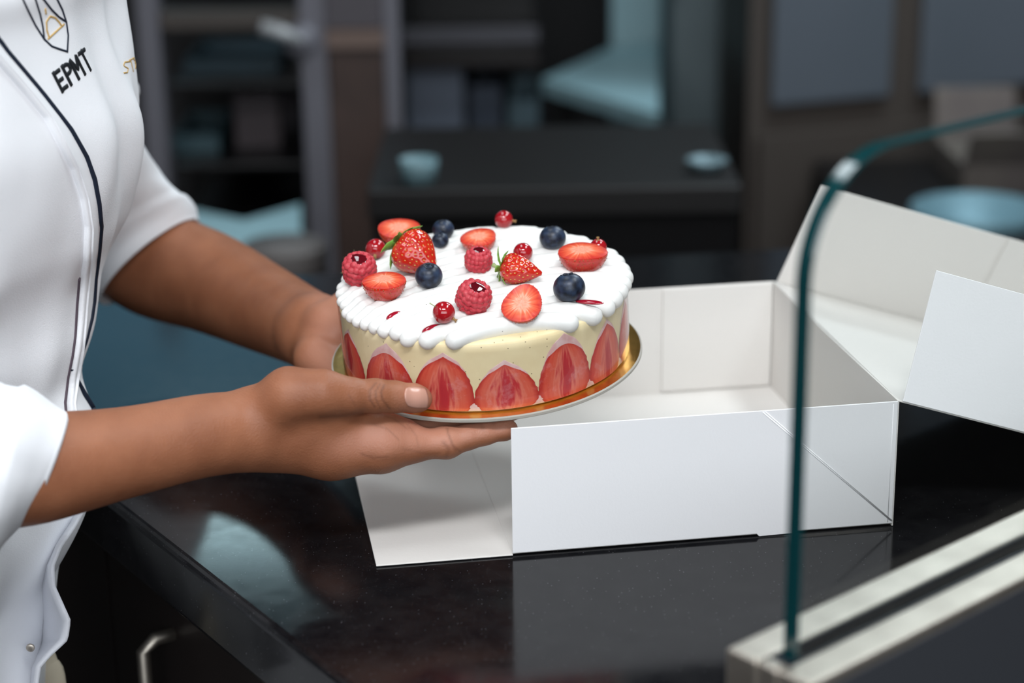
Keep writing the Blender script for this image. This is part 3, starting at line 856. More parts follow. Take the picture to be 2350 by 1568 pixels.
def make_slice(label, x, y, z, axis, spin, R_, depth, seed, squash=1.0):
    rn = random.Random(seed)
    ph = rn.uniform(0, 6)
    lob = lambda a: (1 + .05 * math.cos(2 * a + ph) + .035 * math.cos(3 * a + 2 * ph)) * (1 - .10 * max(0, math.cos(a + ph)) ** 6 * -1)
    n = 72
    prof = [(1.0, 0), (1.012, -.04), (.99, -.18), (.94, -.36), (.85, -.55), (.72, -.74), (.54, -.90), (.30, -.985), (.02, -1.0)]
    V, F = [], []
    for (r, zz) in prof:
        V += [(R_ * r * lob(2 * PI * i / n) * math.cos(2 * PI * i / n), squash * R_ * r * lob(2 * PI * i / n) * math.sin(2 * PI * i / n), depth * zz) for i in range(n)]
    F = [(j * n + i, (j + 1) * n + i, (j + 1) * n + (i + 1) % n, j * n + (i + 1) % n) for j in range(len(prof) - 1) for i in range(n)]
    V = np.array(V); sp, sn = [], []
    for r_, t in enumerate((.07, .27, .46, .65, .84)):
        zz = -t; rr = np.interp(t, [-p[1] for p in prof], [p[0] for p in prof])
        m_ = int(2 * PI * R_ * rr / .0032)
        for q in range(m_):
            a = 2 * PI * (q + .5 * (r_ % 2)) / m_ + rn.uniform(-.1, .1)
            sp.append((R_ * rr * lob(a) * math.cos(a), squash * R_ * rr * lob(a) * math.sin(a), depth * (zz + rn.uniform(-.03, .03))))
            sn.append((math.cos(a), math.sin(a), -t * .9))
    sp = np.array(sp)
    Vv, Ff = join([(V, F)] + seeds_on(sp, sn, .0010, (0, 0, -1)))
    o = obj('strawberry_slice', Vv, Ff, [M['red_skin'], M['seed_dark']], local=True, fmat=[0] * len(F) + [1] * (len(Ff) - len(F)))
    on_cake(o, x, y, z, axis, spin)
    tag(o, label, 'strawberry slice', 'cut strawberries on the cake')
    V, A = [(0, 0, .0012)], [(0, 0, 0)]
    rr = 14
    for j in range(1, rr + 1):
        t = j / rr
        for i in range(n):
            a = 2 * PI * i / n; k = lob(a)
            zz = .0012 * (1 - t ** 3) + .00025 * noise.noise(Vector((t * 4 * math.cos(a), t * 4 * math.sin(a), seed)))
            V.append((R_ * t * k * math.cos(a) * 1.0, squash * R_ * t * k * math.sin(a), zz if j < rr else 0)); A.append((t * math.cos(a), t * math.sin(a), 0))
    F = [(0, 1 + i, 1 + (i + 1) % n) for i in range(n)] + [(1 + (j - 1) * n + i, 1 + j * n + i, 1 + j * n + (i + 1) % n, 1 + (j - 1) * n + (i + 1) % n) for j in range(1, rr) for i in range(n)]
    obj('cut_face', V, F, M['flesh'], o, local=True, attrs={'facepos': A})
    return o
make_slice('cut strawberry at the back left, behind the large strawberry', -.0635, .0785, .0105, (.06, -.14, 1), .3, .0166, .0140, 11, .9)
make_slice('cut strawberry at the front left, below the left raspberry', -.0690, -.0320, .0115, (.04, -.02, 1), 1.3, .0162, .0150, 12, .92)
make_slice('thin cut strawberry behind the middle raspberry', -.0020, .0515, .0090, (-.02, -.10, 1), 2.3, .0145, .0110, 13, .95)
make_slice('cut strawberry on the right edge in front of a red currant', .0750, .0020, .0120, (.02, -.08, 1), .1, .0168, .0165, 14, .92)
make_slice('cut strawberry at the front, tilted with its cut face to the viewer', .0300, -.0850, .0085, (-.06, -.62, 1), .9, .0148, .0105, 15, .98)

def make_raspberry(label, x, y, z, axis, spin, R_, seed):
    rn = random.Random(seed)
    drs = []
    for lat, m_, s in ((52, 10, .225), (33, 14, .225), (13, 16, .23), (-7, 16, .23), (-27, 15, .23), (-48, 11, .24), (-72, 6, .25)):
        for q in range(m_):
            a = 2 * PI * (q + .5 * (lat % 2) + rn.uniform(-.12, .12)) / m_; la = math.radians(lat + rn.uniform(-3, 3))
            d = np.array([math.cos(la) * math.cos(a), math.cos(la) * math.sin(a), math.sin(la)])
            sup = 1 / ((math.cos(la) ** 3 + (abs(math.sin(la)) / .92) ** 3) ** (1 / 3))
            drs.append((d * sup * (1 - s * .78), s * rn.uniform(.92, 1.08)))
    n1, n2 = 90, 110
    dirs = np.array([(math.sin(PI * j / n1) * math.cos(2 * PI * i / n2), math.sin(PI * j / n1) * math.sin(2 * PI * i / n2), math.cos(PI * j / n1)) for j in range(1, n1) for i in range(n2)])
    r = np.full(len(dirs), .66)
    r = np.where(dirs[:, 2] > .88, .70, r)
    for c, s in drs:
        dc = dirs @ c; q = s * s - c @ c + dc * dc
        r = np.where((q > 0) & (dc > 0), np.maximum(r, dc + np.sqrt(np.maximum(q, 0))), r)
    V = dirs * r[:, None] * R_
    F = [q[::-1] for q in grid_faces(n2, n1 - 1, closed_u=True) + [tuple(range(n2))[::-1], tuple(range((n1 - 2) * n2, (n1 - 1) * n2))]]
    o = obj('raspberry', V, F, M['rasp'], local=True)
    on_cake(o, x, y, z, axis, spin)
    tag(o, label, 'raspberry', 'raspberries on the cake')
    v, f = lathe([(max(.005, math.sin(PI * k / 20)), math.cos(PI * k / 20)) for k in range(21)], 40, lambda a, z: 1 + .10 * math.cos(2 * a + seed) + .06 * math.cos(3 * a))
    obj('coulis_filling', v * (R_ * .62, R_ * .54, R_ * .21) + (0, 0, R_ * .72), f, M['coulis'], o, local=True)
    hv = []
    for k in range(46):                     # fine hairs
        c, s = drs[rn.randrange(len(drs))]
        d = c / np.linalg.norm(c) + np.array([rn.uniform(-.4, .4) for _ in range(3)]); d /= np.linalg.norm(d)
        b = c * R_ + d * s * R_ * .9
        hv.append(tube([b, b + d * .0009, b + d * .0016 + np.array([0, 0, .0003])], [.00007, .00006, .00003], 4))
    v, f = join(hv)
    tag(obj('hairs', v, f, M['stem'], o, local=True), kind='stuff')
    return o
make_raspberry('raspberry filled with red coulis on the left edge of the cake', -.0893, -.0010, .0088, (.10, -.38, 1), .3, .0126, 21)
make_raspberry('small raspberry with coulis in the middle of the cake', -.0015, .0070, .0075, (.10, -.12, 1), 1.2, .0102, 22)
make_raspberry('raspberry tipped to the right with glossy coulis, in front of the small strawberry', -.0040, -.0680, .0086, (.38, -.38, 1), 2.2, .0124, 23)

def make_blueberry(label, x, y, z, axis, spin, R_):
    prof = [(.01, .70), (.16, .71), (.27, .735), (.33, .80), (.37, .83), (.42, .815), (.55, .755), (.72, .63), (.87, .44), (.97, .20), (1., -.02), (.97, -.26), (.86, -.50), (.68, -.70), (.45, -.82), (.2, -.87), (.01, -.88)]
    pp = catmull(np.c_[np.array(prof), np.zeros(len(prof))], 44)[:, :2]
    v, f = lathe([(max(.004, r), z_) for r, z_ in pp], 48)
    o = obj('blueberry', v * R_, f, M['blue'], local=True)
    on_cake(o, x, y, z, axis, spin)
    tag(o, label, 'blueberry', 'blueberries on the cake')
    cr = []
    for k in range(5):
        a0 = 2 * PI * k / 5
        P = [(.30 * math.cos(a0 - .5), .30 * math.sin(a0 - .5), .80), (.30 * math.cos(a0 + .5), .30 * math.sin(a0 + .5), .80), (.38 * math.cos(a0 + .42), .38 * math.sin(a0 + .42), .845), (.43 * math.cos(a0), .43 * math.sin(a0), .865), (.38 * math.cos(a0 - .42), .38 * math.sin(a0 - .42), .845)]
        cr.append(prism(np.array(P) * R_, (0, 0, -.05 * R_)))
    v, f = join(cr)
    obj('crown', v, f, M['blue_crown'], o, local=True, smooth=False)
    return o
make_blueberry('blueberry at the back left of the cake, behind a smaller one', -.0296, .0776, .0075, (-.05, .30, 1), .2, .0085)
make_blueberry('smallest blueberry, touching the large strawberry from behind', -.0315, .0590, .0055, (-.20, .10, 1), .9, .0066)
make_blueberry('blueberry in front of the large strawberry', -.0375, -.0188, .0078, (.10, -.20, 1), .5, .0101)
make_blueberry('blueberry at the back right of the cake', .0545, .0440, .0080, (-.05, .32, 1), .1, .0101)
make_blueberry('largest blueberry, near the right front edge of the cake', .0637, -.0600, .0088, (-.10, .22, 1), .7, .0115)

def make_currant(label, x, y, z, tipdir, R_, stalk=None):
    v, f = lathe([(max(.004, math.sin(PI * k / 32)), math.cos(PI * k / 32)) for k in range(33)], 40)
    o = obj('red_currant', v * R_, f, M['currant'], local=True)
    on_cake(o, x, y, z)
    tag(o, label, 'red currant', 'red currants on the cake')
    t = np.array(tipdir, float); t /= np.linalg.norm(t)
    rn = random.Random(int(R_ * 1e6)); b = Vector(t).orthogonal().normalized(); c = Vector(t).cross(b)
    parts = [tube([t * R_ * .93, t * R_ * 1.10], [R_ * .20, R_ * .13], 8)]
    for k in range(6):
        a = k * PI / 3
        d = t + .55 * (np.array(b) * math.cos(a) + np.array(c) * math.sin(a)); d /= np.linalg.norm(d)
        parts.append(tube([t * R_ * 1.0, t * R_ * 1.08 + d * R_ * .12, t * R_ * 1.08 + d * R_ * .36], [R_ * .06, R_ * .06, R_ * .02], 5))
    v, f = join(parts)
    obj('dried_flower', v, f, M['tip'], o, local=True)
    if stalk:
        s = np.array(stalk, float); s /= np.linalg.norm(s)
        v, f = tube([s * R_ * .97, s * R_ * 1.25, s * R_ * 1.5 + np.array([-.0008, 0, .0004])], [.0005, .00035, .0005], 6)
        obj('stalk', v, f, M['stem'], o, local=True)
    return o
make_currant('red currant at the left, behind the left raspberry', -.0802, .0456, .0066, (-.05, -1, -.35), .0078)
make_currant('red currant with a tiny green stalk at the front of the cake', -.0248, -.0885, .0070, (.85, -.3, -.55), .0079, (-.7, -.2, .7))
make_currant('red currant behind the small strawberry', .0316, .0197, .0066, (-.3, .8, .2), .0074)
make_currant('red currant on the far back rim of the cake', .0174, .0950, .0062, (.95, 0, -.2), .0071)
make_currant('red currant at the right rim, behind a cut strawberry', .0880, .0215, .0066, (0, -.2, 1), .0065)

# ---------------------------------------------------------------- person: one continuous body (arms, hands, shoulders, neck, head), clothes as children
P = at
prims = []
def chain(pts, k=.008):
    for a, b in zip(pts[:-1], pts[1:]): prims.append(cone(a[0], a[1], b[0], b[1], k))
SH_R, SH_L = np.array([-.500, -.060, .345]), np.array([-.425, .220, .355])
NECK = np.array([-.47, .078, .455])
def flow(pts, n, k):
    A = catmull(np.array([np.r_[c, r] for c, r in pts]), n)
    chain([(q[:3], q[3]) for q in A], k)
# shoulders, neck, head
chain([(SH_R, .040), (NECK + (-.01, 0, -.09), .055), (SH_L, .040)], .03)
chain([(NECK + (-.005, 0, -.09), .052), (NECK + (.012, -.004, .085), .052)], .02)
HD = NECK + np.array([.022, -.009, .165])
FDX = np.array([math.cos(-.40), math.sin(-.40), 0]); FDY = np.array([-FDX[1], FDX[0], 0])
HM = np.stack([FDX, FDY, np.array([0, 0, 1.])], 1)
prims.append(ell(HD + (0, 0, .018), (.095, .076, .098), HM, .012))
prims.append(ell(HD + FDX * .025 + (0, 0, -.045), (.066, .058, .062), HM, .02))
prims.append(cone(HD + FDX * .088 + (0, 0, .012), .007, HD + FDX * .104 + (0, 0, -.022), .011, .008))
prims.append(ell(HD + FDX * .083 + (0, 0, -.052), (.014, .024, .009), HM, .006))
for s in (-1, 1):
    prims.append(ell(HD + FDY * s * .077 + FDX * -.005 + (0, 0, -.005), (.018, .007, .028), HM, .004))
    prims.append(ell(HD + FDX * .078 + FDY * s * .031 + (0, 0, .018), (.012, .014, .009), HM, .006))
# near (right) arm
EL_R = P(-110, 1065, -.105)
chain([(SH_R, .038), (EL_R, .041)], .012)
flow([(EL_R, .043), (P(40, 1078, -.08), .0355), (P(150, 1064, -.064), .0322), (P(300, 1036, -.042), .0283), (P(450, 1003, -.020), .0264), (P(540, 992, -.006), .0252), (P(600, 988, .002), .0245)], 26, .006)
# near hand: thumb over the rim, fingers reaching under the board
chain([(P(590, 985, .002), .0235), (P(690, 985, .010), .0235), (P(780, 1000, .014), .0215)], .012)
chain([(P(600, 950, -.002), .0190), (P(665, 908, -.008), .0178), (P(738, 902, -.010), .0142), (P(800, 908, -.006), .0117)], .010)
chain([(P(738, 902, -.010), .0142), (P(800, 909, -.006), .0115), (P(862, 909, .000), .0114), (P(905, 911, .005), .0106), (P(950, 914, .0105), .0096), (P(964, 916, .0125), .0086)], .004)
prims.append(ell(P(720, 955, .008), (.034, .022, .021), None, .012))
chain([(P(640, 1010, .008), .0205), (P(760, 1032, .010), .0190), (P(870, 1034, .011), .0142)], .012)
chain([(P(760, 1000, .018), .020), (P(880, 1012, .014), .0172), (P(930, 1012, .015), .0140)], .012)
chain([(P(872, 1036, .011), .0132), (P(950, 1022, .014), .0112), (P(1026, 1016, .018), .0107), (P(1075, 1003, .021), .0083), (P(1112, 995, .0235), .0076), (P(1158, 987, .0265), .0068), (P(1168, 985, .0275), .0062)], .005)
J = lambda *a: np.array(a)
chain([(J(-.145, .030, .086), .018), (J(-.094, .034, .079), .0145), (J(-.040, .046, .0795), .0098), (J(-.012, .056, .085), .0085), (J(.012, .066, .0905), .0072)], .006)
chain([(J(-.150, .046, .085), .017), (J(-.098, .055, .079), .0140), (J(-.046, .068, .081), .0094), (J(-.020, .079, .087), .0082), (J(.003, .090, .0925), .0070)], .006)
chain([(J(-.152, .058, .086), .016), (J(-.106, .074, .081), .0130), (J(-.068, .088, .083), .0085), (J(-.048, .098, .088), .0074), (J(-.032, .107, .0925), .0064)], .006)
chain([(J(-.165, .02, .092), .021), (J(-.150, .05, .086), .017)], .012)
prims.append(ell(J(-.118, .045, .080), (.045, .034, .0145), None, .010))
# far (left) arm
EL_L = P(275, 520, .45)
chain([(SH_L, .036), (P(156, 335, .340), .029), (P(232, 478, .395), .031), (EL_L, .043)], .012)
flow([(EL_L, .047), (P(345, 598, .440), .0478), (P(480, 648, .400), .0434), (P(600, 705, .335), .0366), (P(690, 748, .268), .0310), (P(730, 766, .228), .0283)], 22, .006)
chain([(P(725, 765, .230), .0275), (P(775, 783, .207), .0255), (P(800, 800, .205), .0215)], .012)
chain([(J(-.146, .208, .108), .017), (J(-.125, .228, .120), .0135), (J(-.102, .236, .1275), .0112), (J(-.082, .240, .1300), .0095), (J(-.068, .239, .1300), .0082)], .006)
chain([(J(-.150, .205, .090), .020), (J(-.105, .215, .080), .0165), (J(-.060, .205, .0830), .0105), (J(-.030, .196, .0885), .0088), (J(-.006, .188, .0955), .0072)], .007)
chain([(J(-.150, .195, .088), .019), (J(-.108, .190, .0775), .0150), (J(-.058, .178, .0805), .0102), (J(-.028, .168, .0870), .0085), (J(-.004, .160, .0935), .0072)], .007)
chain([(J(-.150, .185, .088), .018), (J(-.112, .168, .0765), .0140), (J(-.066, .155, .0800), .0096), (J(-.040, .146, .0860), .0080), (J(-.018, .140, .0910), .0070)], .007)
chain([(J(-.152, .178, .090), .016), (J(-.118, .150, .0765), .0120), (J(-.086, .135, .0790), .0085), (J(-.066, .128, .0840), .0072), (J(-.052, .123, .0880), .0062)], .007)
V, F = solid(prims, .00125)
V = relax(V, F, 1, .5)
# normals for the paler palm and the darker knuckle creases
fn = np.cross(V[F[:, 2]] - V[F[:, 0]], V[F[:, 3]] - V[F[:, 1]])
vn = np.zeros_like(V)
for k in range(4): np.add.at(vn, F[:, k], fn)
vn /= np.linalg.norm(vn, axis=1)[:, None] + 1e-12
sm = lambda x, a, b: np.clip((x - a) / (b - a), 0, 1) ** 2 * (3 - 2 * np.clip((x - a) / (b - a), 0, 1))
near_hand = (V[:, 1] < .115) & (V[:, 2] < .25)
palm = sm(V[:, 0], -.150, -.105) * sm(vn[:, 2], -.35, .45) * sm(-V[:, 2], -.106, -.094) * near_hand
palm = np.maximum(palm, .55 * sm(V[:, 0], -.085, -.066) * (V[:, 2] > .1) * near_hand)
palm = np.maximum(palm, .6 * sm(V[:, 0], -.172, -.145) * (V[:, 1] > .15) * (V[:, 1] < .27) * (V[:, 2] < .14))
uv = pix(V)
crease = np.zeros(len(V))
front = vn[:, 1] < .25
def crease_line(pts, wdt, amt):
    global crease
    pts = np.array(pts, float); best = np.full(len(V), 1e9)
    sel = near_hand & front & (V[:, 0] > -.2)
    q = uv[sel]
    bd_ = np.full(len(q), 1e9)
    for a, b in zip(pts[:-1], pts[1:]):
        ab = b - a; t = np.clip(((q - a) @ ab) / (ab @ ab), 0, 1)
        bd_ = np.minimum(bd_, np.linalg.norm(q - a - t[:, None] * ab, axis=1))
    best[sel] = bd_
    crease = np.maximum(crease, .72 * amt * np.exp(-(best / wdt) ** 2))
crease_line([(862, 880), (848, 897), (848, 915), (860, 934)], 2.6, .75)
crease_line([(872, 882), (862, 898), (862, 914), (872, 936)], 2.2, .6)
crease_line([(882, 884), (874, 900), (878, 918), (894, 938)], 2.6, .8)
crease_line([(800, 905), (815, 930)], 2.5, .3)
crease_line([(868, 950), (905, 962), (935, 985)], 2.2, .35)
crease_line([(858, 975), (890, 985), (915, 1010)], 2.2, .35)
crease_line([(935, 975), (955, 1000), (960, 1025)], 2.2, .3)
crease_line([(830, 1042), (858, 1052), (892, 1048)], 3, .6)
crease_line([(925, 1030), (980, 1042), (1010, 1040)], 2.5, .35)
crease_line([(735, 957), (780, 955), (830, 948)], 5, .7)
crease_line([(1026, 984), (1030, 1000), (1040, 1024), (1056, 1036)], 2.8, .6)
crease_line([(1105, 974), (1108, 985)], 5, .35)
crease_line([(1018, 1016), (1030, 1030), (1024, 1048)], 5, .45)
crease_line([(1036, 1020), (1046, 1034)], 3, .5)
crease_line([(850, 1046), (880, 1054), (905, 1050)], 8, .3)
me_attrs = {'palm': palm, 'crease': np.clip(crease, 0, 1)}
person = obj('person', V, F, M['skin'], loc=(-.45, .08, -ZC), attrs=me_attrs)
tag(person, 'person in a white chef jacket with rolled sleeves, holding the cake board in both hands', 'person')
BODY = BVHTree.FromPolygons([tuple(p) for p in V], [tuple(q) for q in F.tolist()])
def hit(bvh, u, v):
    d = (u - 1175) / F_PX * RIGHT - (v - 784) / F_PX * UP + FWD
    d = d / np.linalg.norm(d)
    r = bvh.ray_cast(Vector(CAM), Vector(d))
    return (np.array(r[0]), np.array(r[1]) * (-1 if np.dot(np.array(r[1]), d) > 0 else 1)) if r[0] is not None else None
# thumb nail: a thin curved plate lying on the thumb
cen, V_, nu, nv = (955, 913), [], 15, 13
for lay in (1, 0):
    for j in range(nv):
        for i in range(nu):
            s, t = -1 + 2 * i / (nu - 1), -1 + 2 * j / (nv - 1)
            ss = s * math.sqrt(1 - .38 * t * t) if s < 0 else s * (1 - .14 * t * t)
            tt = t * math.sqrt(1 - .30 * s * s) if s < 0 else t * (1 - .10 * s * s)
            u_, v_ = cen[0] + 27 * ss + 2 * tt, cen[1] + 24 * tt + 2 * ss
            h_ = None
            for q in range(12):
                h_ = hit(BODY, u_ - q * 1.0, v_ + (cen[1] - v_) * q * .03)
                if h_ is not None and h_[0][0] > -.12 and h_[0][2] > .09: break
            V_.append(h_[0] + h_[1] * (.0004 + .00035 * (1 - t * t) if lay else -.0006))
m_ = nu * nv
F_ = grid_faces(nu, nv)
ring = list(range(nu)) + [j * nu + nu - 1 for j in range(1, nv)] + [(nv - 1) * nu + i for i in range(nu - 2, -1, -1)] + [j * nu for j in range(nv - 2, 0, -1)]
Fs = F_ + [tuple(m_ + k for k in q[::-1]) for q in F_] + [(ring[k], m_ + ring[k], m_ + ring[(k + 1) % len(ring)], ring[(k + 1) % len(ring)]) for k in range(len(ring))]
obj('thumbnail', V_, Fs, M['nail'], person)

# jacket body: rings around the trunk, shifted so the front edge follows the trunk's outline
PHI = -.40
fd, sd = np.array([math.cos(PHI), math.sin(PHI)]), np.array([-math.sin(PHI), math.cos(PHI)])
SIL = np.array([(-400, 250), (-200, 268), (0, 290), (100, 306), (220, 320), (300, 332), (350, 331), (420, 318), (500, 294), (555, 260), (600, 240), (650, 229), (700, 225), (745, 219), (800, 200), (845, 182), (900, 197), (945, 216), (1000, 222), (1100, 214), (1170, 192), (1230, 165), (1290, 135), (1400, 125), (1568, 112), (1800, 105)], float)
NR, NT = 150, 168
zs = np.linspace(-.30, .465, NR)
JV = []
for z in zs:
    b = np.interp(z, [-.3, -.12, .06, .17, .30, .39, .465], [.135, .125, .100, .112, .122, .110, .064])
    a = np.interp(z, [-.3, -.12, .06, .17, .30, .38, .42, .465], [.150, .145, .145, .165, .178, .182, .150, .072])
    t = np.linspace(-PI, PI, NT, endpoint=False)
    e = 2 / 2.35
    cf, sf = np.cos(t), np.sin(t)
    x = b * np.sign(cf) * np.abs(cf) ** e; y = a * np.sign(sf) * np.abs(sf) ** e
    dsp = np.array([.0055 * noise.noise(Vector((math.cos(q) * 2.4, math.sin(q) * 2.4, z * 4 + 3))) + .0034 * noise.noise(Vector((math.cos(q) * 5 + z * 7, math.sin(q) * 5, z * 7))) for q in t])
    wr = .0022 * np.sin(26 * t + z * 40) * np.exp(-((t + .25) / .9) ** 2) * np.interp(z, [.05, .15, .25], [0, .35, 0])
    wr += .0050 * np.sin(17 * (t + .9) + z * 55) * np.exp(-((t + .55) / .35) ** 2) * np.exp(-((z - .10) / .07) ** 2)
    fold = lambda off, slope_, wd_, amp, z0, zw: amp * np.exp(-((t - off - slope_ * (z - z0)) / wd_) ** 2) * math.exp(-((z - z0) / zw) ** 2)
    wr += fold(.75, -2.2, .10, .006, .26, .12) - fold(.55, -2.2, .10, .005, .26, .12) + fold(.95, -1.6, .09, .005, .33, .09)
    wr += fold(-.55, 3.0, .13, .007, .12, .10) - fold(-.80, 3.0, .12, .006, .12, .10) + fold(-1.05, 2.5, .12, .006, .10, .10)
    wr += fold(-.35, -2.0, .09, .005, .03, .06) - fold(-.15, -2.5, .08, .005, .05, .06)
    k = 1 + (dsp * 1.3 + wr) / .13
    x, y = x * k, y * k
    cx, cy = -.45, np.interp(z, [-.3, 0, .16], [.02, .03, .08])
    for it in range(5):
        px_, py_ = cx + x * fd[0] + y * sd[0], cy + x * fd[1] + y * sd[1]
        q = pix(np.c_[px_, py_, np.full(NT, z)])
        sel = q[:, 0].argmax()
        tgt = np.interp(q[sel, 1], SIL[:, 0], SIL[:, 1])
        cx += (tgt - q[sel, 0]) / 3250
    if z > .40: cx = cx_last
    cx_last = cx
    JV.append(np.c_[cx + x * fd[0] + y * sd[0], cy + x * fd[1] + y * sd[1], np.full(NT, z)])
JV = np.array(JV)
for _ in range(3): JV[1:-1] = .5 * JV[1:-1] + .25 * (JV[:-2] + JV[2:])
JV = JV.reshape(-1, 3)
JF = grid_faces(NT, NR, closed_u=True)
jacket = obj('jacket', JV, JF + [tuple(range(NT))[::-1], tuple(range((NR - 1) * NT, NR * NT))], M['cloth'], person)
JB = BVHTree.FromPolygons([tuple(p) for p in JV], JF)
def on_jacket(u, v):
    for q in range(60):
        h_ = hit(JB, u - q * 2, v)
        if h_ is not None: return h_
    return None
def resample(pts, step):
    pts = np.array(pts, float); L = np.r_[0, np.cumsum(np.linalg.norm(np.diff(pts, axis=0), axis=1))]
    n = max(2, int(L[-1] / step) + 1)
    return np.c_[np.interp(np.linspace(0, L[-1], n), L, pts[:, 0]), np.interp(np.linspace(0, L[-1], n), L, pts[:, 1])]
def ribbon(lines, wdt, up, step=4.0, smooth_it=2, dome=.5):
    parts = []
    for ln in lines:
        hs = [on_jacket(u, v) for u, v in resample(ln, step)]
        hs = [h_ for h_ in hs if h_ is not None]
        if len(hs) < 2: continue
        X = np.array([h_[0] for h_ in hs]); Nn = np.array([h_[1] for h_ in hs])
        for _ in range(smooth_it):
            if len(Nn) > 2: Nn[1:-1] = .5 * Nn[1:-1] + .25 * (Nn[:-2] + Nn[2:])
        Nn /= np.linalg.norm(Nn, axis=1)[:, None]
        Tt = np.gradient(X, axis=0); Tt /= np.linalg.norm(Tt, axis=1)[:, None] + 1e-12
        S = np.cross(Nn, Tt); S /= np.linalg.norm(S, axis=1)[:, None] + 1e-12
        X[0] -= Tt[0] * wdt * .3; X[-1] += Tt[-1] * wdt * .3
        prof_ = [(-.5, -.6), (-.5, dome), (-.25, 1), (.25, 1), (.5, dome), (.5, -.6)]
        V = np.concatenate([X + S * (wdt * a) + Nn * (up * b) for a, b in prof_]).reshape(len(prof_), len(X), 3).transpose(1, 0, 2).reshape(-1, 3)
        n = len(prof_)
        parts.append((V, grid_faces(n, len(X), closed_u=True) + [tuple(range(n))[::-1], tuple(range((len(X) - 1) * n, len(X) * n))]))
    return join(parts)
LED = [(-60, 80), (0, 152), (50, 210), (100, 272), (160, 385), (184, 455), (194, 520), (190, 600), (180, 680), (174, 760), (170, 800), (158, 870), (153, 930), (157, 960)]
PIP = [(-60, 20), (0, 98), (14, 118), (45, 155), (100, 221), (160, 298), (196, 360), (214, 410), (224, 465), (229, 520), (224, 580), (216, 640), (213, 690), (207, 730), (194, 780), (182, 815), (176, 838)]
PIP2 = [(164, 846), (174, 874), (192, 906), (216, 944)]
# overlapping front edge of the jacket
led, pip_ = resample(LED, 6), None
rows = []
pv = np.array(PIP + [(172, 880), (190, 930), (214, 962)], float)
for (u, v) in led:
    ur = np.interp(v, pv[:, 1], pv[:, 0]) + 14
    rows.append([(u + (ur - u) * q, v + (-10 * q if v < 400 else 0)) for q in (0, .004, .03, .10, .25, .45, .7, 1.0)])
lift = (-.001, .0030, .0042, .0042, .0034, .0022, .0010, -.0006)
V = []
for r_ in rows:
    for (u, v), l_ in zip(r_, lift):
        h_ = on_jacket(u, v); V.append(h_[0] + h_[1] * l_)
obj('front_overlap', V, grid_faces(8, len(rows)), M['cloth'], jacket)
v, f = ribbon([[(u + 9, v) for u, v in LED]], .0011, .0050, 5, 3)
obj('edge_seam', v, f, M['cloth'], jacket)
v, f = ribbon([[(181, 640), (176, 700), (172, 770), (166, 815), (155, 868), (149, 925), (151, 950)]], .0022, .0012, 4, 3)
tag(obj('gap_shade', v, f, mat('plum_gap_shade', (.09, .065, .085, 1), .8), jacket), 'dark strip painted as shade in the gap along the front edge')  # dark ribbon laid on the cloth, stands for the shade inside the opening
v, f = ribbon([PIP, PIP2], .0042, .0026, 4, 3)
tag(obj('piping', v, f, M['navy'], jacket), 'navy blue piping')
def S2(s, t): return (143 + 70 * s - 21.5 * t, 210 - 55 * s - 42.5 * t)
LET = [[(0, 0), (0, 1)], [(0, .93), (.17, .93)], [(0, .5), (.15, .5)], [(0, .07), (.17, .07)],
       [(.285, 0), (.285, 1)], [(.285, .94), (.40, .94), (.455, .86), (.455, .62), (.40, .52), (.285, .50)],
       [(.535, 0), (.535, 1), (.635, .38), (.735, 1), (.735, 0)], [(.915, 0), (.915, 1)], [(.82, .95), (1.01, .95)]]
v, f = ribbon([[S2(s, t) for s, t in l_] for l_ in LET], .0030, .0007, 1.6, 1)
tag(obj('chest_lettering', v, f, M['thread'], jacket), 'black embroidered letters EPMT')
K = 4.896
sc = lambda L_: [(a / K, b / K) for a, b in L_]
EMB = [sc([(150, -420), (175, -230), (215, -110), (260, 0), (330, 150), (400, 290), (495, 440), (580, 520), (665, 552), (755, 580)]),
       sc([(755, 580), (765, 400), (745, 250), (700, 110), (640, -10), (560, -150), (440, -300), (290, -400), (150, -420)]),
       sc([(340, -200), (400, 0), (450, 160), (480, 300), (497, 440)]), sc([(340, -200), (420, -90), (495, 0), (580, 110), (660, 190), (735, 240)])]
v, f = ribbon(EMB, .0015, .0006, 2.0, 1)
tag(obj('chest_emblem', v, f, M['navy'], jacket), 'dark shield outline embroidered on the chest')
CL = [sc([(540, 437), (715, 275)]), sc([(552, 422), (525, 340), (520, 245), (560, 182), (620, 200), (668, 255), (690, 292)]), sc([(508, 100), (516, 152)])]
v, f = ribbon(CL, .0014, .0006, 2.0, 1)
tag(obj('dish_cover_emblem', v, f, M['gold_thread'], jacket), 'small gold dish cover inside the shield')
GT = [sc([(1460, 690), (1400, 700), (1385, 740), (1440, 770), (1430, 815), (1390, 820)]), sc([(1470, 690), (1495, 800)]), sc([(1450, 680), (1505, 650)]), sc([(1500, 660), (1525, 700), (1520, 770)])]
v, f = ribbon(GT, .0012, .0005, 2.0, 1)
tag(obj('side_lettering', v, f, M['gold_thread'], jacket), 'faded gold lettering near the sleeve')
v, f = tube([NECK + (0, 0, -.03), NECK + (.004, -.002, .005), NECK + (.008, -.003, .035)], [.078, .070, .066], 40, 10, caps=False)
obj('collar', v, f, M['cloth'], jacket)

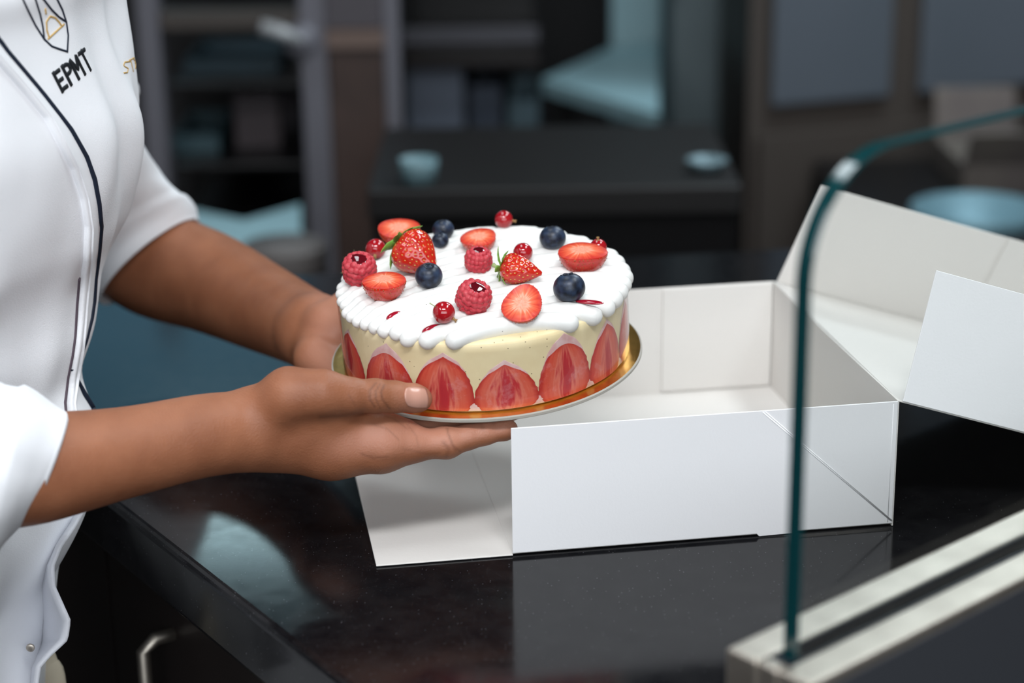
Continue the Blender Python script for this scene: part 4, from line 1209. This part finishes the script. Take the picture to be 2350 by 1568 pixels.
def img_dir(du, dv, dd): 
    d = du * RIGHT - dv * UP + dd * FWD
    return d / np.linalg.norm(d)
def sleeve(name, keys, n=72, npath=46, seed=0, wr=.05, cuff=.035):
    A = np.array([np.r_[c, n_, r_] for c, n_, r_ in keys], float)
    q = catmull(A, npath); C_, N_, R_ = q[:, :3], q[:, 3:6], q[:, 6]
    N_ /= np.linalg.norm(N_, axis=1)[:, None]
    S_ = np.r_[0, np.cumsum(np.linalg.norm(np.diff(C_, axis=0), axis=1))]; tot_ = S_[-1]
    x = np.cross(N_[0], (0, 1, .2)); x /= np.linalg.norm(x)
    rings = []
    for k in range(npath):
        x = x - (x @ N_[k]) * N_[k]; x /= np.linalg.norm(x); y = np.cross(N_[k], x)
        a = 2 * PI * np.arange(n) / n
        fade = min(1, (tot_ - S_[k]) / .05 + .25)
        w_ = np.array([1 + wr * fade * (noise.noise(Vector((math.cos(t) * 1.6, math.sin(t) * 1.6, S_[k] * 22 + seed))) + .5 * noise.noise(Vector((math.cos(t) * 3 + S_[k] * 30, math.sin(t) * 3, seed)))) for t in a])
        band = 1 + (.045 if S_[k] > tot_ - cuff else 0)
        rr = R_[k] * w_ * band
        rings.append(C_[k] + rr[:, None] * (np.cos(a)[:, None] * x + np.sin(a)[:, None] * y))
    # hem turns inside
    c = C_[-1]; last = rings[-1]
    rings.append(c + (last - c) * .985 + N_[-1] * .0022); rings.append(c + (last - c) * .955 + N_[-1] * .0012)
    for back in (1, 2, 3):
        rings.append(C_[-1] - N_[-1] * .004 * back + (last - c) * (.93 - .006 * back))
    return obj(name, np.concatenate(rings), grid_faces(n, len(rings), closed_u=True, flip=True), M['cloth'], jacket)
sleeve('sleeve', [(SH_R + (.045, .085, .0), (-.35, -.75, -.35), .046), (SH_R + (-.002, -.006, .012), (-.1, -.6, -.75), .064), (P(-330, 600, -.10), img_dir(.15, 1, 0), .068), (P(-230, 960, -.108), img_dir(.6, .7, .1), .070), (P(-95, 1078, -.103), img_dir(.95, .30, .2), .064), (P(10, 1090, -.085), img_dir(.95, .22, .25), .0575), (P(65, 1084, -.075), img_dir(.93, .33, .3), .0455), (P(98, 1076, -.0705), img_dir(.92, .38, .3), .0385)], seed=2, cuff=.03, wr=.06)
sleeve('sleeve', [(SH_L + (-.01, -.06, .022), (.25, .75, -.35), .046), (SH_L + (.0, .0, .006), (.15, .6, -.75), .056), (P(150, 200, .290), img_dir(.15, 1, .1), .054), (P(164, 335, .335), img_dir(.42, .90, .1), .0535), (P(240, 470, .390), img_dir(.56, .83, .05), .0570), (P(318, 550, .430), img_dir(.60, .80, -.05), .0570), (P(342, 598, .435), img_dir(.665, .745, -.1), .0556)], seed=5, cuff=.036, wr=.045)

# jacket skirt: the front edge curls open below the last button
RIM = [(196, 1160), (172, 1205), (138, 1255), (120, 1300), (122, 1345), (140, 1385), (158, 1425), (152, 1468), (112, 1505), (90, 1530), (84, 1570), (84, 1700)]
rim = resample(RIM, 12)
V = []
for (u, v) in rim:
    wgt = np.interp(v, [1160, 1300, 1430, 1530, 1600], [.004, .02, .03, .02, .02])
    Y_ = np.interp(v, [1160, 1230, 1400, 1700], [.035, .0, -.02, -.02])
    for q in range(9):
        s = q / 8
        u_ = u + (np.interp(v, [1160, 1300, 1400, 1500, 1700], [120, 52, 66, 50, 40]) - u) * s
        V.append(at(u_, v + 6 * s, Y_ + .02 * math.sin(PI * s) + .075 * s))
nf = grid_faces(9, len(rim)); m_ = len(V)
o = obj('front_skirt', V, nf, M['cloth_in'], jacket)
md = o.modifiers.new('thickness', 'SOLIDIFY'); md.thickness = .0028; md.offset = 0
v, f = lathe([(.001, .002), (.004, .0019), (.0052, .001), (.0052, -.001), (.001, -.001)], 20)
bt = at(70, 1487, .0); v = v[:, [0, 2, 1]] * (.6, -.6, .6) + bt
obj('snap_button', v, f, M['steel'], jacket)
# apron tail, trousers, shoes, hair
v, f = tube([at(86, 1460, .06), at(108, 1520, .06), at(126, 1580, .06), at(140, 1900, .07)], [.008, .0085, .009, .009], 14, 16, flat=.4)
tag(obj('apron_tie', v, f, mat('cream_cotton', (.62, .55, .42, 1), .9), person), 'cream cotton tie')
for s in (-1, 1):
    hp = np.array([JV[:NT, 0].mean() - .03, JV[:NT, 1].mean() - .02]) + sd * s * .072
    v, f = tube([(*hp, -.24), (*(hp + fd * .01), -.50), (*hp, -ZC + .075)], [.078, .070, .060], 36, 20, disp=lambda t, a: .02 * math.sin(9 * t + 3 * a))
    obj('trouser_leg', v, f, M['dark'], person)
    sh_ = [ell((*(hp + fd * .06), -ZC + .034), (.125, .046, .034), np.stack([np.r_[fd, 0], np.r_[sd, 0], np.array([0, 0, 1.])], 1)), ell((*hp, -ZC + .05), (.055, .042, .05), np.stack([np.r_[fd, 0], np.r_[sd, 0], np.array([0, 0, 1.])], 1))]
    v, f = solid(sh_, .006); v[:, 2] = np.maximum(v[:, 2], -ZC + .001)
    obj('shoe', v, f, M['shoe'], person)
for s in (-1, 1):
    ev, ef = lathe([(max(.01, math.sin(PI * k / 16)), math.cos(PI * k / 16)) for k in range(17)], 20)
    ex_ = HD + FDX * .0775 + FDY * s * .031 + (0, 0, .016)
    q_ = np.array([[*(FDY * a + np.array([0, 0, 1]) * b + FDX * c)] for a, b, c in ev])
    obj('eye', q_ * .0105 + ex_, ef, [mat('eye_white', (.7, .68, .64, 1), .2), mat('dark_iris', (.02, .012, .008, 1), .1)], person, fmat=[1 if i < 20 * 4 else 0 for i in range(len(ef))])
hs = [ell(HD + FDX * -.012 + (0, 0, .03), (.098, .084, .096), HM, .01), ell(HD - FDX * .105 + (0, 0, .04), (.04, .045, .042), HM, .012)]
v, f = solid(hs, .004)
keep = [tuple(q) for q in f.tolist() if not all(((v[i] - HD) @ FDX > .055 and v[i][2] < HD[2] + .075) for i in q)]
obj('hair', v, keep, M['hair'], person)

# ---------------------------------------------------------------- the kitchen behind (out of focus)
def bar_box(name, x0, x1, y0, y1, z0, z1, m, parent, bev=.003):
    v, f = boxv(x0, x1, y0, y1, z0, z1)
    o = obj(name, v, f, m, parent, smooth=False)
    if bev: bevel(o, bev, 2)
    return o
def X(u, y, v=400): return at(u, v, y)[0]
def Zv(v, y, u=1175): return at(u, v, y)[2]
# tall cabinet with steel posts and dark glass, left of the middle
M['grey_post'] = mat('grey_post', (.17, .165, .19, 1), .5, .2)
M['brown_panel'] = mat('brown_wood_panel', (.085, .052, .043, 1), .45, var=(.06, .038, .032, 1), var_scale=8)
M['teal'] = mat('pale_teal_laminate', (.33, .52, .57, 1), .45, var=(.27, .45, .50, 1), var_scale=2)
M['teal_dark'] = mat('dark_teal_tray', (.02, .045, .060, 1), .4)
M['grey_green'] = mat('grey_green_enamel', (.26, .33, .35, 1), .4, var=(.20, .26, .28, 1), var_scale=1.5)
M['door_grey'] = mat('grey_enamel', (.11, .125, .15, 1), .45, var=(.09, .105, .125, 1), var_scale=1.2)
M['brown_grey'] = mat('brown_grey_frame', (.066, .054, .047, 1), .5)
M['pale_brown'] = mat('pale_brown_card', (.16, .135, .115, 1), .8, var=(.11, .09, .085, 1), var_scale=5)
YB = 2.25
t = tag(empty('glass_cabinet', (X(540, YB), YB + .3, -ZC)), 'tall dark cabinet with grey steel posts and shelves, behind the person', 'cabinet')
for (a, b, z0) in ((338, 386, -ZC), (702, 762, -ZC)):
    bar_box('post', X(a, YB), X(b, YB), YB, YB + .06, -ZC, .55, M['grey_post'], t)
bar_box('back_panel', X(300, YB), X(770, YB), YB + .62, YB + .64, -ZC, .54, M['dark'], t)
bar_box('top_rail', X(386, YB) + .001, X(702, YB) - .001, YB + .01, YB + .05, Zv(62, YB), Zv(18, YB), M['brown_grey'], t)
for v_ in (150, 330, 470):
    z = Zv(v_, YB + .2)
    bar_box('shelf', X(388, YB), X(700, YB), YB + .06, YB + .60, z - .012, z, M['dark'], t)
def tray(label, u0, u1, v0, v1, y, m, cat='tray', name='steel_tray', dep=.25, zb=None):
    z0, z1 = Zv(v1, y), Zv(v0, y)
    if zb is not None: z0, z1 = zb + .001, zb + .001 + z1 - z0
    a, b = X(u0, y, (v0 + v1) / 2), X(u1, y, (v0 + v1) / 2)
    V, F = join([boxv(a, b, y, y + .008, z0, z1), boxv(a, b, y + dep - .008, y + dep, z0, z1), boxv(a, a + .008, y + .008, y + dep - .008, z0, z1), boxv(b - .008, b, y + .008, y + dep - .008, z0, z1), boxv(a + .008, b - .008, y + .008, y + dep - .008, z0, z0 + .006)])
    o = obj(name, V, F, m, loc=((a + b) / 2, y + dep / 2, z0), smooth=False)
    return tag(o, label, cat)
tray('dark blue tray on the upper shelf of the post cabinet', 420, 640, 120, 152, YB + .15, M['teal_dark'], zb=Zv(150, YB + .2))
tray('teal tray on the middle shelf of the post cabinet', 395, 500, 290, 332, YB + .15, mat('teal_tray', (.045, .085, .10, 1), .4), zb=Zv(330, YB + .2))
tray('brownish tub beside the teal tray on the middle shelf', 540, 640, 215, 334, YB + .2, mat('mauve_tub', (.07, .055, .06, 1), .5), 'tub', 'plastic_tub', zb=Zv(330, YB + .2))
h_ = tag(empty('door_latch', at(660, 80, YB - .02)), 'bright metal latch fixed beside the grey post', 'latch')
v, f = tube([at(600, 62, YB - .03), at(640, 72, YB - .035), at(668, 84, YB - .03), at(690, 92, YB - .004)], [.012, .013, .012, .010], 14, 18)
obj('lever', v, f, mat('bright_metal', (.42, .43, .44, 1), .4, .2), h_)
v, f = tube([at(690, 92, YB - .012), at(690, 92, YB + .0)], [.03, .03], 20)
obj('rose', v, f, M['grey_post'], h_)
# brown pillar with steel corner strips
t = tag(empty('clad_pillar', (X(830, YB), YB + .12, -ZC)), 'brown clad pillar with pale metal corner strips behind the cake', 'pillar')
bar_box('cladding', X(763, YB), X(890, YB), YB + .01, YB + .25, -ZC, .6, M['brown_panel'], t)
bar_box('corner_strip', X(891, YB), X(925, YB), YB, YB + .04, -ZC, .6, M['grey_post'], t)
v, f = boxv(X(763, YB), X(892, YB), YB - .012, YB + .009, Zv(104, YB), Zv(62, YB))
obj('cross_band', v, f, mat('light_brown_band', (.17, .115, .095, 1), .5), t, smooth=False)
bar_box('upper_panel', X(763, YB), X(890, YB), YB - .004, YB + .009, Zv(60, YB), .59, mat('mauve_panel', (.085, .075, .085, 1), .5), t)
# low pale worktable behind the arm
y = 1.75
t = tag(empty('low_worktable', (X(570, y), y + .2, -ZC)), 'low table with a pale teal top behind the bare forearm', 'table')
z = Zv(560, y)
V, F = prism([(*at_z(455, 600, z)[:2], z - .03), (*at_z(690, 592, z)[:2], z - .03), (*at_z(690, 468, z)[:2], z - .03), (*at_z(560, 505, z)[:2], z - .03), (*at_z(440, 480, z)[:2], z - .03)], (0, 0, .03))
tp = obj('table_top', V, F, M['teal'], t, smooth=False)
for (u, v_) in ((480, 585), (670, 580), (670, 490), (470, 505)):
    p_ = at_z(u, v_, z); bar_box('leg', p_[0] - .02, p_[0] + .02, p_[1] - .02, p_[1] + .02, -ZC, z - .031, M['dark'], t)
y = 1.6
bar = tag(empty('floor_bin', (X(640, y), y, -ZC)), 'small grey brown bin on the floor below the pale table', 'bin')
z1 = Zv(606, y); v, f = tube([(X(640, y, 640), y + .1, -ZC), (X(640, y, 640), y + .1, z1 - .01), (X(640, y, 640), y + .1, z1)], [.055, .066, .068], 28)
obj('bucket', v, f, mat('grey_bin', (.14, .125, .12, 1), .6), bar)
v, f = tube([(X(640, y, 640), y + .1, z1 + .001), (X(640, y, 640), y + .1, z1 + .01)], [.069, .066], 28)
obj('lid', v, f, mat('grey_bin_lid', (.16, .145, .14, 1), .6), bar)
# dark low counter behind the cake
y = 1.35
zt = Zv(418, y, 1690)
t = tag(empty('back_counter', (X(1300, y), y + .5, -ZC)), 'low black back counter behind the cake and the box', 'counter')
YE = at_z(1500, 285, zt)[1]
bar_box('carcass', X(850, y), X(1692, y, 500), y, YE - .01, -ZC + .08, zt - .041, M['dark'], t)
bar_box('worktop', X(845, y), X(1697, y, 500), y - .02, YE, zt - .04, zt, mat('dark_worktop', (.008, .007, .007, 1), .5), t)
bar_box('plinth', X(860, y), X(1680, y, 500), y + .06, YE - .05, -ZC, -ZC + .079, M['dark'], t)
p_ = at_z(1622, 392, zt)
v, f = lathe([(.0006, .0), (.018, 0), (.028, .011), (.030, .016), (.027, .016), (.017, .003), (.0006, .006)][::-1], 30)
bo = obj('steel_bowl', v + (p_[0], p_[1], zt + .001), f, mat('bowl_steel', (.18, .26, .29, 1), .35, .3), loc=(p_[0], p_[1], zt + .001))
tag(bo, 'small steel bowl on the right end of the black back counter', 'bowl')
p_ = at_z(962, 418, zt)
v, f = lathe([(.0006, .0), (.024, 0), (.026, .02), (.027, .032), (.025, .032), (.022, .004), (.0006, .006)][::-1], 30)
bo = obj('pale_tub', v + (p_[0], p_[1], zt + .001), f, mat('tub_teal', (.15, .25, .28, 1), .5), loc=(p_[0], p_[1], zt + .001))
tag(bo, 'pale teal tub on the black back counter beside the pillar', 'tub')
# steel table with pale teal top, splash panel and upright fridge
y = 2.95
t = tag(empty('steel_worktable', (X(1380, y), y, -ZC)), 'worktable with a light teal top in front of the upright fridge', 'table')
z = -.19
tri = [at_z(1242, 182, z), at_z(1512, 262, z), at_z(1512, 95, z), at_z(1395, 112, z)]
V, F = prism([(*p_[:2], z - .03) for p_ in tri], (0, 0, .03))
obj('table_top', V, F, M['teal'], t, smooth=False)
for p_ in ((tri[1] * .9 + tri[3] * .1), tri[2] * .9 + tri[0] * .1, tri[0] * .8 + tri[2] * .2):
    bar_box('leg', p_[0] - .02, p_[0] + .02, p_[1] - .02, p_[1] + .02, -ZC, z - .031, M['dark'], t)
yb = tri[2][1] + .03
bar_box('splash_panel', X(1402, yb), X(1512, yb), yb, yb + .03, z - .2, z + .75, M['teal'], t)
yf = tri[2][1] + .10
t = tag(empty('upright_fridge', (X(1620, yf), yf + .3, -ZC)), 'tall grey green fridge beside the light teal worktable', 'fridge')
bar_box('body', X(1535, yf), X(1702, yf), yf + .03, Y1 - .02, -ZC + .08, .85, M['grey_green'], t, .01)
bar_box('door', X(1537, yf), X(1700, yf), yf, yf + .028, -ZC + .10, .845, M['grey_green'], t, .008)
bar_box('handle', X(1546, yf), X(1554, yf), yf - .035, yf - .02, -.1, .5, M['steel_cool'], t)
bar_box('foot', X(1545, yf), X(1690, yf), yf + .08, Y1 - .03, -ZC, -ZC + .079, M['dark'], t)
# things on the far dark shelf in the middle
y = 2.75
t = tag(empty('dark_shelving', (X(1090, y), y + .3, -ZC)), 'dark open shelving behind the black back counter', 'shelving')
xa, xb = X(932, y), X(1238, y)
bar_box('back_panel', xa, xb, y + .5, y + .52, -ZC, .8, M['dark'], t)
bar_box('side_panel', xa - .02, xa - .001, y, y + .52, -ZC, .8, M['dark'], t)
for z in (-.55, Zv(262, y + .2), Zv(95, y + .2), .42):
    bar_box('shelf', xa, xb, y, y + .49, z - .02, z, M['dark_brown'], t)
bar_box('front_rail', xa, xb, y - .02, y - .001, Zv(98, y), Zv(60, y), mat('grey_rail', (.06, .058, .068, 1), .5), t)
for lab, u0, u1, v0, v1, c in (('blue grey crate on the dark shelving beside the pillar', 935, 1062, 108, 245, (.11, .13, .17, 1)), ('dark navy crate on the dark shelving next to the blue grey one', 1078, 1150, 150, 246, (.03, .04, .06, 1)), ('dark teal crate on the dark shelving near the worktable', 1165, 1235, 108, 170, (.045, .075, .09, 1))):
    tray(lab, u0, u1, v0, v1, y + .05, mat('crate_paint', c, .5), 'crate', 'storage_crate', .3, Zv(262, y + .2))
# row of steel door cupboards on the right, turned a little
y = 2.6
O_ = at(1715, 280, y); ang = math.radians(20)
cd, cn = np.array([math.cos(ang), math.sin(ang), 0]), np.array([-math.sin(ang), math.cos(ang), 0])
t = tag(empty('door_cupboard', (*O_[:2], -ZC)), 'grey cupboard with two tall doors on the right, behind the box lid', 'cupboard')
def cb(a0, a1, b0, b1, z0, z1):
    base_ = np.array([O_[0], O_[1], 0])
    f_ = lambda a, b: base_ + a * cd + b * cn + (0, 0, z0)
    bk = lambda a: np.array([f_(a, 0)[0], y + .55, z0])
    return prism([f_(a0, b0), f_(a1, b0), f_(a1, b1) if b1 < .1 else bk(a1), f_(a0, b1) if b1 < .1 else bk(a0)], (0, 0, z1 - z0))
v, f = cb(0, .78, .0, .6, -ZC, 1.0); obj('carcass', v, f, M['brown_grey'], t, smooth=False)
zd = O_[2] + .03
for (a0, a1) in ((.045, .315), (.385, .66)):
    v, f = cb(a0, a1, -.022, -.001, zd, .95); d_ = obj('door', v, f, M['door_grey'], t, smooth=False); bevel(d_, .006, 2)
    v, f = cb(a1 - .03, a1 - .018, -.055, -.023, .2, .6); obj('handle', v, f, M['steel_cool'], d_, smooth=False)
v, f = cb(.02, .76, -.018, -.001, -ZC + .08, zd - .06); obj('drawer', v, f, M['brown_grey'], t, smooth=False)
# side table with a carton and a pan, seen through the glass
y = 1.9
z = Zv(575, y, 2250)
t = tag(empty('side_table', (X(2230, y), y + .3, -ZC)), 'dark side table seen through the glass, behind the box lid', 'table')
bar_box('table_top', X(2020, y), X(2420, y), y - .1, y + .7, z - .03, z, M['dark'], t)
for a in (2040, 2400):
    for b in (-.08, .66): bar_box('leg', X(a, y) - .02, X(a, y) + .02, y + b, y + b + .04, -ZC, z - .031, M['dark'], t)
pc = at_z(2240, 548, z)
v, f = lathe([(.0006, 0), (.085, 0), (.11, .03), (.115, .05), (.108, .05), (.082, .008), (.0006, .008)][::-1], 40)
bo = obj('shallow_pan', v * (1.0, 1.0, 1.1) + (pc[0], pc[1], z + .001), f, mat('pan_teal', (.17, .30, .36, 1), .4, .2), loc=(pc[0], pc[1], z + .001))
tag(bo, 'shallow pale teal pan on the side table behind the glass', 'pan')
a, b, y2 = X(2205, y + .4), X(2400, y + .4), y + .38
v, f = boxv(a, b, y2, y2 + .25, z, Zv(285, y2, 2280))
ca = tag(empty('paper_carton', ((a + b) / 2, y2 + .12, z + .001)), 'pale brown carton with open flaps on the side table, behind the glass', 'carton')
bar_box('body', a, b, y2, y2 + .25, z + .001, Zv(380, y2, 2280), M['pale_brown'], ca)
zc_ = Zv(380, y2, 2280)
v, f = prism([(a, y2, zc_), (b, y2, zc_), (b, y2 - .05, zc_ + .07), (a, y2 - .05, zc_ + .07)], (0, .004, .004)); obj('flap', v, f, M['pale_brown'], ca, smooth=False)
v, f = prism([(a, y2 + .25, zc_), (b, y2 + .25, zc_), (b, y2 + .28, zc_ + .09), (a, y2 + .28, zc_ + .09)], (0, .004, .004)); obj('flap', v, f, M['pale_brown'], ca, smooth=False)
# bright daylight windows high on the walls, above the picture: they show in the polished granite
def window(name, x0, x1, y, z0, z1, label, strength, col):
    t = tag(empty(name, ((x0 + x1) / 2, y, z0)), kind='structure')
    v, f = join([boxv(x0 - .04, x1 + .04, y - .03, y, z0 - .04, z0), boxv(x0 - .04, x1 + .04, y - .03, y, z1, z1 + .04), boxv(x0 - .04, x0, y - .03, y, z0, z1), boxv(x1, x1 + .04, y - .03, y, z0, z1)])
    obj('frame', v, f, M['grey_post'], t, smooth=False)
    v, f = boxv(x0, x1, y - .012, y - .006, z0, z1)
    obj('daylight_pane', v, f, emit('daylight', col, strength), t, smooth=False)
window('window_1', -1.75, -.62, Y1 - .001, .95, 1.68, '', .62, (.24, .60, .86, 1))
window('window_2', -2.6, -1.9, Y1 - .001, .95, 1.68, '', .62, (.24, .60, .86, 1))

t = tag(empty('window_3', (SHOP[0] + 1.7, Y0 + .01, SHOP[2])), kind='structure')
v, f = join([boxv(SHOP[0] - .06, SHOP[1] + .06, Y0 + .001, Y0 + .05, SHOP[2] - .06, SHOP[2]), boxv(SHOP[0] - .06, SHOP[1] + .06, Y0 + .001, Y0 + .05, SHOP[3], SHOP[3] + .06), boxv(SHOP[0] - .06, SHOP[0], Y0 + .001, Y0 + .05, SHOP[2], SHOP[3]), boxv(SHOP[1], SHOP[1] + .06, Y0 + .001, Y0 + .05, SHOP[2], SHOP[3])])
obj('frame', v, f, M['grey_post'], t, smooth=False)
v, f = boxv(SHOP[0], SHOP[1], Y0 + .006, Y0 + .012, SHOP[2], SHOP[3])
obj('daylight_pane', v, f, emit('shop_daylight', (.93, .97, 1, 1), 1.2), t, smooth=False)

# ---------------------------------------------------------------- lift everything so the floor is at zero
for o in list(COL.objects):
    if o.parent is None and o.type in {'MESH', 'EMPTY', 'LIGHT'}:
        o.location.z += ZC
